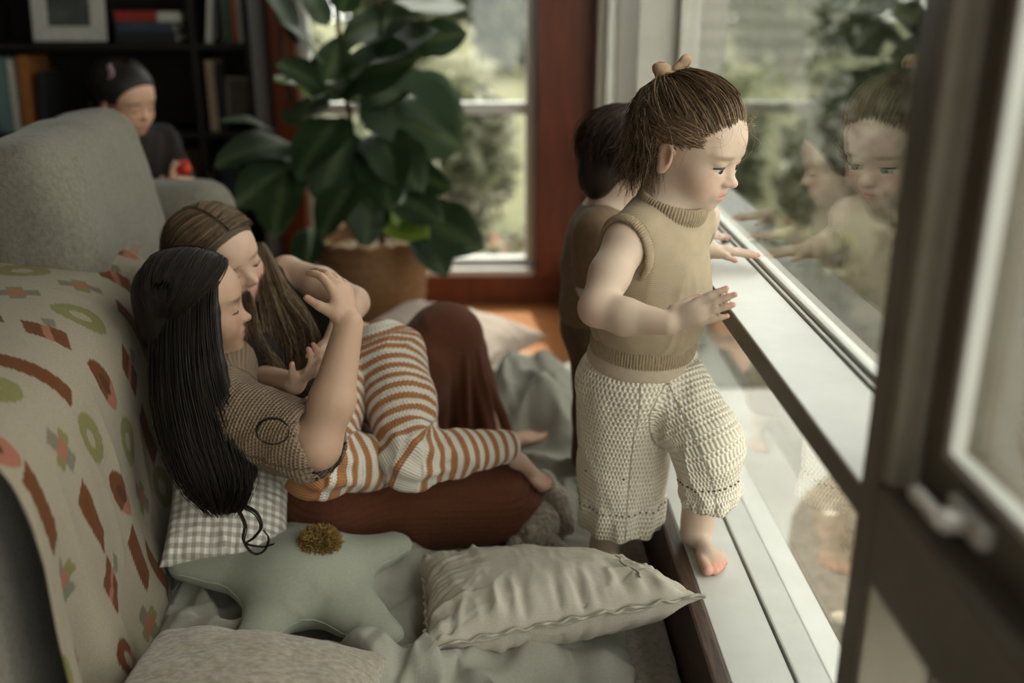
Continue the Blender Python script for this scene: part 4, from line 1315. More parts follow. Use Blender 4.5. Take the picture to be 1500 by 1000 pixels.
    Rg = np.array([(-0.490, 1.690, 0.705), (-0.486, 1.630, 0.640), (-0.468, 1.572, 0.560), (-0.438, 1.522, 0.475), (-0.412, 1.488, 0.400), (-0.432, 1.490, 0.345)])
    Lg = np.array([(-0.598, 1.735, 0.690), (-0.600, 1.690, 0.620), (-0.582, 1.600, 0.520), (-0.562, 1.555, 0.435), (-0.528, 1.530, 0.370), (-0.482, 1.520, 0.325)])
    G = []
    for i in range(16):
        w = i / 15
        g = Rg * (1 - w) + Lg * w
        g = g + np.outer(np.sin(np.linspace(0, math.pi, 6)), A(0, -0.03, 0.0)) * math.sin(w * math.pi)
        G.append(g)
    G = np.array(G)
    sheet = []
    for i in range(15):
        for a in range(5):
            sheet.append(RC(G[i][a] + A(0, 0.016, 0), G[i][a + 1] + A(0, 0.016, 0), 0.005 if a == 0 else 0.014, 0.012, 0.012))
    V0, Q0 = surface(cap + sheet, 0.0045, 3)
    tones = [(0.010, 0.0075, 0.006), (0.016, 0.011, 0.008), (0.026, 0.017, 0.011)]
    rs = np.random.RandomState(3)
    # strands from the middle parting over the near side of the head
    nst = 700
    pt = rs.uniform(-1, 1, nst)
    root = np.stack([0.10 + 0.33 * pt - 0.1 * (pt > 0.6), -0.01 - 0.02 * rs.rand(nst), 0.40 - 0.16 * pt ** 2 * (pt > 0)], 1)
    end = np.stack([-0.10 + 0.30 * pt - 0.25, -0.95 + 0 * pt, -0.10 - 0.25 * rs.rand(nst)], 1)
    ps = strands_on_head(h, root, end, 11, (-0.07, 0, 0.12), (0.49, 0.415, 0.415), 0.05, 0.015, 9, 0.02)
    root2 = root * A(1, -1, 1); end2 = end * A(1, -1, 1)
    ps2 = strands_on_head(h, root2[::2], end2[::2], 11, (-0.07, 0, 0.12), (0.49, 0.415, 0.415), 0.05, 0.015, 10, 0.02)
    lk = locks(G, 66, (0.008, 0.017, 0.018), 18, 4, 0.006, 1.4)
    # wavy ends spilling onto the gingham cushion
    c0 = A(-0.445, 1.515, 0.350)
    curl = [[c0, c0 + A(0.020, -0.010, -0.012), c0 + A(0.042, -0.018, -0.022), c0 + A(0.050, -0.024, -0.044), c0 + A(0.036, -0.026, -0.064), c0 + A(0.024, -0.028, -0.074), c0 + A(0.050, -0.030, -0.080), c0 + A(0.070, -0.030, -0.074)],
            [c0 + A(-0.01, 0, 0), c0 + A(0.010, -0.010, -0.020), c0 + A(0.022, -0.020, -0.045), c0 + A(0.018, -0.026, -0.070), c0 + A(0.034, -0.030, -0.092), c0 + A(0.052, -0.030, -0.088), c0 + A(0.062, -0.030, -0.066), c0 + A(0.054, -0.028, -0.048)]]
    lc = locks(np.array(curl), 16, (0.006, 0.003, 0.0015), 30, 5, 0.001, 2)
    # a loose curl resting on the sleeve
    ta = np.linspace(0.5, 6.4, 11)
    ring = np.stack([-0.352 + 0.026 * np.cos(ta), 1.452 + 0.006 * np.sin(ta), 0.500 + 0.020 * np.sin(ta)], -1)
    lc2 = locks(ring[None], 14, (0.003, 0.002, 0.001), 30, 7)
    parts = [(V0, Q0, np.broadcast_to(A(0.010, 0.0075, 0.006), V0.shape))] + strand_mesh([(ps, 0.0007, tones), (ps2, 0.0007, tones), (lk, 0.0009, tones), (lc, 0.00065, tones), (lc2, 0.0006, tones)])
    mesh_obj('hair', *merge(parts)[:2], M_HAIR, t, col=merge(parts)[2])
    return t

def make_girl():
    t = tag(empty('person', (-0.25, 1.86, 0.30)), 'fair long-haired girl in striped knit trousers curled on the woman\'s lap', 'person')
    h = Head((-0.533, 1.896, 0.670), (0.785, -0.605, -0.06), 0.195, 0.36)
    neck = A(-0.515, 1.935, 0.575)
    rsh, lsh = A(-0.510, 1.835, 0.535), A(-0.425, 1.985, 0.610)
    lel, lwr = A(-0.272, 1.852, 0.590), A(-0.290, 1.700, 0.560)
    rel, rwr = A(-0.425, 1.720, 0.480), A(-0.345, 1.605, 0.520)
    hipc = A(-0.275, 1.895, 0.420)
    k1, a1 = A(-0.160, 1.672, 0.338), A(0.020, 1.785, 0.312)
    k2, a2 = A(-0.322, 1.625, 0.352), A(-0.175, 1.735, 0.305)
    h1, h2 = A(-0.225, 1.890, 0.440), A(-0.300, 1.850, 0.425)
    P = head_prims(h)
    P += [RC(h.w(-0.12, 0, -0.25), neck, 0.036, 0.038, 0.03), RC(rsh, lsh, 0.038, 0.038, 0.03),
          RC(A(-0.455, 1.92, 0.54), hipc, 0.070, 0.078, 0.04), EL(hipc, (0.09, 0.09, 0.075), None, 0.03)]
    P += chain([lsh, (lsh + lel) / 2 + A(0.003, 0.003, 0.006), lel, lwr], [0.036, 0.035, 0.030, 0.020], 0.012)
    P += chain([rsh, rel, rwr], [0.036, 0.030, 0.020], 0.012)
    P += chain([h1, k1, a1], [0.060, 0.042, 0.026], 0.015) + chain([h2, k2, a2], [0.060, 0.042, 0.026], 0.015)
    hl, tl_ = hand_prims(lwr, (-0.05, -0.55, -0.10), (-0.45, 0.05, -0.85), 0.095, False, (0.55, 0.55, 0.6, 0.65), 0.05, (0.6, 0.5))
    hr, tr_ = hand_prims(rwr, (0.55, -0.15, 0.45), (-0.35, 0.3, 0.75), 0.100, True, (0.45, 0.48, 0.5, 0.55), 0.05, (0.75, 0.5))
    f1, tf = foot_prims((0.020, 1.770, 0.285), (0.098, 1.800, 0.215), 0.125, True, (0.55, -0.2, 0.8))
    f2, _ = foot_prims((-0.17, 1.735, 0.285), (-0.08, 1.79, 0.265), 0.12, True)
    P += hl + hr + f1 + f2
    V, Q = surface(P, 0.0036, 1)
    C = np.broadcast_to(A(0.47, 0.315, 0.228), V.shape).copy()
    head_colors(h, V, C, lip=(0.50, 0.18, 0.14), blush=0.5, ear=0.3, brow=A(0.20, 0.12, 0.075))
    tip_colors(V, C, tl_ + tr_ + tf, A(0.55, 0.21, 0.15), 0.5)
    mesh_obj('body', V, Q, M_SKIN, t, col=C)
    eyes(h, t, (1, 0.0, -0.75), (0.07, 0.05, 0.035), (0.03, 0.018, 0.012))
    # dark sleeveless top
    dm = fabric('dark brown jersey', (0.016, 0.010, 0.007), (0.012, 0.0075, 0.005), rough=0.9, scale=120, bump=0.2)
    PV = [RC(A(-0.455, 1.92, 0.54), hipc + A(0, 0, 0.0), 0.080, 0.088, 0.04), RC(rsh + A(0.02, 0.03, 0), lsh - A(0.03, 0.04, 0.01), 0.044, 0.044, 0.03),
          RC(rsh, rsh * 0.35 + rel * 0.65, 0.045, 0.043, 0.02), RC(rsh + A(0.03, -0.02, -0.03), rel + A(-0.005, 0.012, 0.0), 0.044, 0.038, 0.03),
          RC(A(-0.42, 1.81, 0.485), A(-0.36, 1.74, 0.45), 0.046, 0.042, 0.05)]
    V, Q = surface(PV, 0.0058, 2)
    V = V + normals(V, Q) * (0.004 * folds(V * 14, 81))[:, None]
    mesh_obj('top', V, Q, dm, t)
    # striped knit trousers
    st = knit_mat('striped knit', (0.60, 0.56, 0.48), (0.52, 0.47, 0.40), 150, 190, bump=0.7, dist=0.003, hole=0.35, stripes=((0.33, 0.145, 0.062), 0.0245, 0.5), zig=0.006)
    PT = [EL(hipc + A(0.005, 0, 0.005), (0.100, 0.100, 0.085), None, 0.02)]
    PT += chain([h1 + A(0.01, 0, 0.02), h1 * 0.5 + k1 * 0.5 + A(0.014, 0.0, 0.012), k1], [0.078, 0.066, 0.052], 0.02)
    PT += chain([k1, k1 * 0.5 + a1 * 0.5, a1 - unit(a1 - k1) * 0.005], [0.052, 0.042, 0.034], 0.02)
    V1, Q1 = surface(PT, 0.0036, 2)
    PT2 = chain([h2, h2 * 0.45 + k2 * 0.55 + A(-0.012, 0, 0.008), k2], [0.075, 0.064, 0.056], 0.02) + chain([k2, k2 * 0.5 + a2 * 0.5, a2], [0.056, 0.050, 0.040], 0.02)
    V2, Q2 = surface(PT2, 0.0036, 2)
    def dress(V, Q, pts, sd):
        nn = normals(V, Q)
        path = catmull(np.array([pts]), 26)[0]
        u, v, d = chain_uv(V, path, ref=(0.2, 0.6, 0.8))
        crease = folds(V * A(15, 15, 15), sd)
        kn = np.exp(-((v - np.linalg.norm(np.diff(path, axis=0), axis=1)[:13].sum()) / 0.05) ** 2)
        V = V + nn * (0.004 * crease + 0.004 * kn * np.sin(u * 7))[:, None]
        return V, np.stack([u * 0.055, v], 1)
    Vd1, uv1 = dress(V1, Q1, [h1 + A(-0.03, 0.05, 0.07), h1, k1, a1, a1 + (a1 - k1) * 0.2], 91)
    Vd2, uv2 = dress(V2, Q2, [h2 + A(-0.02, 0.06, 0.04), h2, k2, a2, a2 + (a2 - k2) * 0.2], 92)
    V, Q = np.concatenate([Vd1, Vd2]), np.concatenate([Q1, Q2 + len(V1)])
    mesh_obj('striped_trousers', V, Q, st, t, uv=np.concatenate([uv1, uv2]))
    # long fair brown hair
    cap = [h.el((-0.085, 0, 0.15), (0.480, 0.41, 0.40), 0.02), h.el((-0.30, 0, -0.10), (0.25, 0.34, 0.34), 0.12),
           h.el((0.50, 0, -0.15), (0.38, 0.62, 0.46), 0.06, 's')]
    gl = np.array([[(-0.470, 1.985, 0.672), (-0.420, 1.890, 0.632), (-0.390, 1.845, 0.598), (-0.355, 1.795, 0.560), (-0.322, 1.735, 0.530)],
                   [(-0.478, 1.975, 0.664), (-0.430, 1.870, 0.615), (-0.405, 1.825, 0.575), (-0.370, 1.770, 0.530), (-0.345, 1.710, 0.492)],
                   [(-0.474, 1.980, 0.668), (-0.425, 1.885, 0.625), (-0.392, 1.840, 0.585), (-0.362, 1.785, 0.545), (-0.335, 1.725, 0.510)],
                   [(-0.470, 1.955, 0.680), (-0.440, 1.850, 0.598), (-0.420, 1.805, 0.555), (-0.398, 1.755, 0.510), (-0.378, 1.705, 0.470)],
                   [(-0.475, 1.945, 0.670), (-0.450, 1.840, 0.575), (-0.438, 1.800, 0.538), (-0.420, 1.760, 0.500), (-0.410, 1.715, 0.465)],
                   [(-0.500, 1.875, 0.620), (-0.478, 1.810, 0.575), (-0.455, 1.755, 0.535), (-0.435, 1.715, 0.500), (-0.412, 1.680, 0.470)],
                   [(-0.490, 1.890, 0.630), (-0.462, 1.820, 0.585), (-0.440, 1.765, 0.545), (-0.408, 1.715, 0.515), (-0.380, 1.680, 0.480)],
                   [(-0.478, 1.970, 0.662), (-0.432, 1.860, 0.606), (-0.400, 1.810, 0.560), (-0.385, 1.765, 0.520), (-0.352, 1.715, 0.478)]])
    sheet = [RC(g[i] + A(-0.004, 0.014, -0.012), g[i + 1] + A(-0.004, 0.014, -0.012), 0.013, 0.012, 0.012) for g in gl for i in range(4)]
    V0, Q0 = surface(cap + sheet, 0.004, 3)
    tones = [(0.055, 0.035, 0.021), (0.09, 0.058, 0.034), (0.14, 0.092, 0.053), (0.22, 0.148, 0.088), (0.30, 0.21, 0.13)]
    rs = np.random.RandomState(6)
    nst = 800
    pt = rs.uniform(-1, 1, nst)
    sgn = np.where(rs.rand(nst) < 0.6, -1, 1)
    root = np.stack([0.06 + 0.30 * pt, sgn * 0.02, 0.40 - 0.12 * pt ** 2], 1)
    end = np.stack([-0.45 + 0.25 * pt, sgn * 0.9, -0.15 - 0.25 * rs.rand(nst)], 1)
    ps = strands_on_head(h, root, end, 11, (-0.07, 0, 0.12), (0.485, 0.41, 0.412), 0.06, 0.03, 12, 0.025)
    lk = locks(gl, 85, (0.008, 0.017, 0.013), 18, 13, 0.010, 1.2)
    parts = [(V0, Q0, np.broadcast_to(A(0.05, 0.032, 0.02), V0.shape))] + strand_mesh([(ps, 0.0007, tones[:4]), (lk, 0.0007, tones)])
    mv, mq, mc = merge(parts)
    mesh_obj('hair', mv, mq, M_HAIR, t, col=mc)
    return t

def make_window_child():
    t = tag(empty('person', (0.23, 2.0, 0.10)), 'dark-haired small child in brown clothes at the window behind the toddler', 'person')
    h = Head((0.272, 1.985, 0.842), (0.93, 0.20, -0.22), 0.180, 0.0)
    neck = A(0.235, 1.985, 0.745)
    rsh, lsh = A(0.205, 1.905, 0.715), A(0.235, 2.075, 0.715)
    P = head_prims(h)
    P += [RC(h.w(-0.12, 0, -0.25), neck, 0.038, 0.042, 0.03), RC(rsh, lsh, 0.036, 0.036, 0.03),
          EL((0.225, 1.99, 0.64), (0.07, 0.085, 0.12), None, 0.04), EL((0.23, 1.995, 0.50), (0.08, 0.088, 0.09), None, 0.04)]
    P += chain([rsh, A(0.195, 1.885, 0.61), A(0.300, 1.90, 0.66), A(0.385, 1.915, 0.705)], [0.034, 0.030, 0.024, 0.018], 0.012)
    P += chain([lsh, A(0.26, 2.10, 0.62), A(0.385, 2.07, 0.710)], [0.034, 0.029, 0.018], 0.012)
    h1, t1 = hand_prims((0.385, 1.915, 0.707), (0.9, -0.1, -0.03), (0, 0, -1), 0.085, True, (0.03,) * 4, 0.1)
    h2, t2 = hand_prims((0.385, 2.07, 0.712), (0.9, -0.1, -0.03), (0, 0, -1), 0.085, False, (0.03,) * 4, 0.1)
    P += h1 + h2
    P += chain([A(0.225, 1.955, 0.48), A(0.225, 1.975, 0.30), A(0.215, 2.00, 0.15)], [0.058, 0.042, 0.026], 0.015)
    P += chain([A(0.24, 2.03, 0.48), A(0.335, 2.02, 0.42), A(0.372, 2.035, 0.262)], [0.058, 0.042, 0.026], 0.015)
    f1, _ = foot_prims((0.205, 2.02, 0.112), (0.27, 1.92, 0.112), None, True)
    f2, tf = foot_prims((0.370, 2.060, 0.211), (0.393, 1.955, 0.211), 0.115, False)
    P += f1 + f2
    V, Q = surface(P, 0.0042, 1)
    C = np.broadcast_to(SKIN_T, V.shape).copy()
    head_colors(h, V, C)
    tip_colors(V, C, tf + t1 + t2, TIP_T, 0.5)
    mesh_obj('body', V, Q, M_SKIN, t, col=C)
    eyes(h, t)
    bmat = fabric('cocoa corduroy', (0.20, 0.135, 0.085), (0.155, 0.10, 0.062), rough=0.95, scale=90, bump=0.3)
    PV = [EL((0.225, 1.99, 0.64), (0.085, 0.100, 0.125), None, 0.02), EL((0.23, 1.995, 0.53), (0.092, 0.100, 0.09), None, 0.04),
          RC(rsh + A(0, 0.012, 0), lsh - A(0, 0.012, 0), 0.044, 0.044, 0.03), RC(rsh, A(0.197, 1.888, 0.63), 0.044, 0.041, 0.02), RC(lsh, A(0.255, 2.095, 0.64), 0.044, 0.041, 0.02)]
    V, Q = surface(PV, 0.0045, 2)
    V = V + normals(V, Q) * (0.005 * folds(V * A(12, 12, 7), 101))[:, None]
    mesh_obj('shirt', V, Q, bmat, t)
    PT = [EL((0.23, 1.995, 0.49), (0.090, 0.098, 0.08), None, 0.02)] + chain([A(0.225, 1.955, 0.46), A(0.225, 1.975, 0.30), A(0.217, 1.995, 0.19)], [0.068, 0.054, 0.048], 0.02)
    PT += chain([A(0.24, 2.03, 0.46), A(0.335, 2.02, 0.42), A(0.368, 2.032, 0.31)], [0.068, 0.054, 0.046], 0.02)
    V, Q = surface(PT, 0.0045, 2)
    mesh_obj('trousers', V, Q, fabric('brown cotton', (0.14, 0.09, 0.055), None, scale=80), t)
    cap = [h.el((-0.085, 0, 0.14), (0.49, 0.415, 0.41), 0.02), h.el((-0.32, 0, -0.16), (0.22, 0.33, 0.34), 0.12),
           h.el((0.47, 0, -0.16), (0.36, 0.60, 0.46), 0.06, 's'), h.el((-0.04, -0.44, -0.10), (0.10, 0.12, 0.15), 0.03, 's')]
    V0, Q0 = surface(cap, 0.004, 2)
    rs = np.random.RandomState(21)
    nb = 520
    a = rs.uniform(-2.4, 2.4, nb)
    d0 = np.stack([0.15 - 0.3 * rs.rand(nb), 0.3 * np.sin(a), 0.9 + 0 * a], 1)
    d1 = np.stack([-np.cos(a * 0.7) * 0.9, np.sin(a * 0.7) * 1.1, -0.2 - 0.5 * rs.rand(nb)], 1)
    ps = strands_on_head(h, d0, d1, 13, (-0.08, 0, 0.12), (0.50, 0.425, 0.43), 0.10, 0.06, 4, 0.03)
    tones = [(0.022, 0.014, 0.009), (0.035, 0.022, 0.014), (0.055, 0.034, 0.02)]
    mv, mq, mc = merge([(V0, Q0, np.broadcast_to(A(0.022, 0.014, 0.009), V0.shape))] + strand_mesh([(ps, 0.0011, tones)]))
    mesh_obj('hair', mv, mq, M_HAIR, t, col=mc)
    return t

def make_sofa_girl():
    t = tag(empty('person', (-1.05, 2.95, 0.0)), 'girl with a pink hair clip half hidden behind the sofa, looking down', 'person')
    h = Head((-1.032, 2.90, 0.873), (0.82, -0.52, -0.22), 0.190, 0.05)
    neck = A(-1.065, 2.935, 0.775)
    rsh, lsh = A(-1.11, 2.86, 0.735), A(-0.985, 3.01, 0.735)
    P = head_prims(h)
    P += [RC(h.w(-0.12, 0, -0.25), neck, 0.040, 0.043, 0.03), RC(rsh, lsh, 0.040, 0.040, 0.03),
          RC(A(-1.06, 2.935, 0.69), A(-1.06, 2.94, 0.48), 0.085, 0.09, 0.04)]
    lw, rw_ = A(-0.905, 2.78, 0.655), A(-0.925, 2.755, 0.635)
    P += chain([lsh, A(-0.90, 2.93, 0.62), lw], [0.034, 0.029, 0.018], 0.012) + chain([rsh, A(-1.04, 2.775, 0.62), rw_], [0.034, 0.029, 0.018], 0.012)
    ha, ta = hand_prims(lw, (0.5, -0.3, 0.35), (-0.2, -0.4, 0.8), 0.095, False, (0.5, 0.5, 0.5, 0.5), 0.06)
    hb, tb = hand_prims(rw_, (0.65, -0.1, 0.35), (-0.2, 0.5, 0.8), 0.095, True, (0.5, 0.5, 0.5, 0.5), 0.06)
    P += ha + hb
    for s in (-0.05, 0.05):
        P += chain([A(-1.06 + s, 2.94, 0.46), A(-1.055 + s, 2.93, 0.25), A(-1.06 + s, 2.95, 0.06)], [0.062, 0.045, 0.03], 0.015)
        P += foot_prims((-1.065 + s, 2.98, 0.004), (-1.02 + s, 2.84, 0.004), None, s < 0)[0]
    V, Q = surface(P, 0.0048, 1)
    C = np.broadcast_to(A(0.50, 0.30, 0.205), V.shape).copy()
    head_colors(h, V, C, brow=A(0.07, 0.04, 0.025))
    mesh_obj('body', V, Q, M_SKIN, t, col=C)
    eyes(h, t, (1, 0, -0.6))
    PV = [RC(A(-1.06, 2.935, 0.70), A(-1.06, 2.94, 0.46), 0.098, 0.115, 0.04), RC(rsh, lsh, 0.050, 0.050, 0.03), RC(lsh, A(-0.92, 2.94, 0.64), 0.046, 0.042, 0.02), RC(rsh, A(-1.05, 2.79, 0.64), 0.046, 0.042, 0.02),
          RC(A(-1.06, 2.94, 0.46), A(-1.06, 2.94, 0.36), 0.13, 0.16, 0.03)]
    V, Q = surface(PV, 0.009, 2)
    V = V + normals(V, Q) * (0.005 * folds(V * A(12, 12, 5), 111))[:, None]
    mesh_obj('dress', V, Q, fabric('dark plum cotton', (0.014, 0.010, 0.010), None, scale=70), t)
    cap = [h.el((-0.085, 0, 0.15), (0.49, 0.42, 0.41), 0.02), h.el((-0.36, 0, -0.20), (0.22, 0.34, 0.40), 0.12),
           h.el((0.50, 0, -0.16), (0.38, 0.62, 0.46), 0.06, 's'), h.el((0.1, -0.46, -0.25), (0.16, 0.20, 0.3), 0.04, 's')]
    V0, Q0 = surface(cap, 0.004, 2)
    rs = np.random.RandomState(22)
    nb = 380
    a = rs.uniform(-2.2, 2.2, nb)
    d0 = np.stack([0.25 - 0.3 * rs.rand(nb), 0.25 * np.sin(a), 0.9 + 0 * a], 1)
    d1 = np.stack([-np.cos(a * 0.7), np.sin(a * 0.7) * 1.1, -0.4 - 0.6 * rs.rand(nb)], 1)
    ps = strands_on_head(h, d0, d1, 12, (-0.08, 0, 0.12), (0.50, 0.43, 0.43), 0.06, 0.03, 4, 0.02)
    tones = [(0.013, 0.010, 0.008), (0.02, 0.014, 0.010)]
    mv, mq, mc = merge([(V0, Q0, np.broadcast_to(A(0.013, 0.010, 0.008), V0.shape))] + strand_mesh([(ps, 0.0011, tones)]))
    mesh_obj('hair', mv, mq, M_HAIR, t, col=mc)
    # butterfly clip
    c = h.w(0.02, -0.30, 0.40)
    R = frame(h.R[:, 2] * 0.8 + h.R[:, 0] * 0.6, h.R[:, 1] * -1 + h.R[:, 2] * 0.4)
    PC = [EL(c, (0.026, 0.004, 0.004), R, 0.002)]
    for (f, s) in ((0.016, 1), (0.016, -1), (-0.010, 1), (-0.010, -1)):
        PC.append(EL(c + R[:, 0] * f + R[:, 1] * s * 0.010 + R[:, 2] * 0.004, (0.013 if f > 0 else 0.010, 0.010, 0.003), R, 0.001))
    V, Q = surface(PC, 0.0014, 1)
    mesh_obj('hair_clip', V, Q, plain('pink enamel', (0.50, 0.33, 0.42), 0.3), t)
    return t
woman = make_woman()
girl = make_girl()
window_child = make_window_child()
sofa_girl = make_sofa_girl()
# small red toy held in front of the girl behind the sofa
PR_ = [EL((-0.842, 2.748, 0.700), (0.017, 0.015, 0.017), None, 0.004), EL((-0.862, 2.752, 0.693), (0.016, 0.012, 0.011), None, 0.008), EL((-0.836, 2.742, 0.716), (0.007, 0.006, 0.011), None, 0.004), EL((-0.850, 2.742, 0.717), (0.006, 0.006, 0.010), None, 0.004)]
Vr_, Qr_ = surface(PR_, 0.0022, 1)
tag(mesh_obj('toy_figure', Vr_, Qr_, plain('red plastic', (0.52, 0.035, 0.015), 0.4)), 'small bright red toy held by the girl behind the sofa', 'toy')
# ------------------------------------------------------------------ mattress, duvet, cushions
def grid_quads(n, m):
    i, j = np.meshgrid(np.arange(n - 1), np.arange(m - 1), indexing='ij')
    return np.stack([i * m + j, (i + 1) * m + j, (i + 1) * m + j + 1, i * m + j + 1], -1).reshape(-1, 4)

M_FLEECE = fabric('oatmeal fleece', (0.46, 0.40, 0.32), (0.28, 0.235, 0.18), rough=1.0, scale=90, bump=1.0, dist=0.006, sheen=0.5, detail=6)
V, Q = surface([BX((-0.16, 1.62, 0.045), (0.472, 0.98, 0.045), None, 0.03, 0.001)], 0.012, 1)
V = V + normals(V, Q) * (0.0022 * fbm(V * 70, 3, 2))[:, None]
tag(mesh_obj('floor_mattress', V, Q, M_FLEECE), 'oatmeal fleece mattress on the floor beside the dark sill board', 'mattress')

# rumpled duvet
M_DUVET = fabric('sage grey linen', (0.335, 0.325, 0.272), (0.285, 0.275, 0.23), rough=0.95, scale=300, bump=0.25, weave=0, sheen=0.1, dist=0.001)
nx, ny = 175, 330
X, Y = np.meshgrid(np.linspace(-0.625, 0.315, nx), np.linspace(0.80, 2.66, ny), indexing='ij')
P3 = np.stack([X, Y, 0 * X], -1)
big = folds(P3 * 4.6 + 3.3, 21, 1.0)
fine = folds(P3 * 11.0 + 1.1, 33, 0.9)
soft = fbm(P3 * 2.4, 2, 12)
rsd = np.random.RandomState(14)
crump = np.zeros_like(X)
for k in range(150):                                          # curved ridges and valleys of crushed linen
    x0, y0 = rsd.uniform(-0.65, 0.32), rsd.uniform(0.85, 2.65)
    th = rsd.uniform(0, math.pi); cv = rsd.normal(0, 3.0); ln = rsd.uniform(0.06, 0.22); wd = rsd.uniform(0.008, 0.026)
    a_ = (X - x0) * math.cos(th) + (Y - y0) * math.sin(th); b_ = -(X - x0) * math.sin(th) + (Y - y0) * math.cos(th)
    b_ = b_ - cv * a_ * a_
    pr_f = np.where(b_ > 0, np.exp(-(b_ / wd) ** 2), np.exp(-(b_ / (wd * 2.2)) ** 2))
    crump += rsd.uniform(0.4, 1.0) * wd * 1.25 * pr_f * np.exp(-(a_ / ln) ** 4)
Z = 0.105 + 0.020 * big + 0.006 * fine + 0.014 * soft + np.minimum(crump * 1.25, 0.075)
# higher crumple at the foot end, low where people sit
foot_ = np.exp(-((X - 0.14) / 0.20) ** 2 - ((Y - 2.45) / 0.16) ** 2)
Z += 0.085 * foot_ + 0.040 * foot_ * big
near = np.exp(-((X - 0.05) / 0.28) ** 2 - ((Y - 1.16) / 0.12) ** 2)
Z += 0.035 * near + 0.03 * near * big
nl_ = np.exp(-((X + 0.53) / 0.07) ** 2 - ((Y - 1.55) / 0.20) ** 2)
Z += 0.05 * nl_ + 0.02 * nl_ * fine
sit = np.exp(-(((X + 0.22) / 0.36) ** 4 + ((Y - 1.92) / 0.28) ** 4))
Z = Z * (1 - 0.75 * sit) + 0.098 * 0.75 * sit
ft = np.exp(-(((X - 0.23) / 0.08) ** 4 + ((Y - 1.66) / 0.12) ** 4))
Z = Z * (1 - 0.9 * ft) + 0.097 * 0.9 * ft
ft2 = np.exp(-(((X - 0.065) / 0.095) ** 4 + ((Y - 2.215) / 0.10) ** 4))
Z = Z * (1 - 0.95 * ft2) + 0.100 * 0.95 * ft2
Z = np.maximum(Z, 0.094)
# the duvet stops short of the board: slide its right edge inwards along a wavy line and drop it on the mattress
edge = np.where(Y < 1.95, 0.225 + 0.030 * np.sin(Y * 9) - 0.02 * np.cos(Y * 17), 0.30)
s_ = (X + 0.625) / 0.94
X2 = -0.625 + s_ * (edge + 0.625)
e_ = np.clip((1 - s_) / 0.06, 0, 1) * np.clip((Y - 0.80) / 0.08, 0, 1)
endY = np.clip((2.66 - Y) / 0.07, 0, 1)
base = np.where(Y > 2.58, 0.004, 0.0915)
Z = base + (Z - base) * (e_ * endY) ** 0.5
V = np.stack([X2 + 0.012 * fine, Y + 0.02 * big, Z], -1).reshape(-1, 3)
Q = grid_quads(nx, ny)
duvet = mesh_obj('duvet', V, Q, M_DUVET)
sm = duvet.modifiers.new('thickness', 'SOLIDIFY'); sm.thickness = 0.006; sm.offset = -1
tag(duvet, 'rumpled sage grey linen duvet spread over the floor mattress', 'duvet')
DUV = (X2, Y, Z)

def crease(u, v, seed, n=40):
    """short pulled creases running in from the edges of a stuffed cushion"""
    rs = np.random.RandomState(seed + 100)
    o = np.zeros_like(u)
    for k in range(n):
        s = rs.randint(4); p = rs.uniform(-0.95, 0.95); ln = rs.uniform(0.2, 0.75); wd = rs.uniform(0.018, 0.05); cv = rs.normal(0, 0.35)
        a, b = ((v + 1, u - p), (1 - v, u - p), (u + 1, v - p), (1 - u, v - p))[s]
        o += rs.choice((-1, 1)) * np.exp(-((b - cv * a * a) / wd) ** 2) * np.clip(a / 0.08, 0, 1) * np.exp(-(a / ln) ** 3) * rs.uniform(0.4, 1.0)
    return o

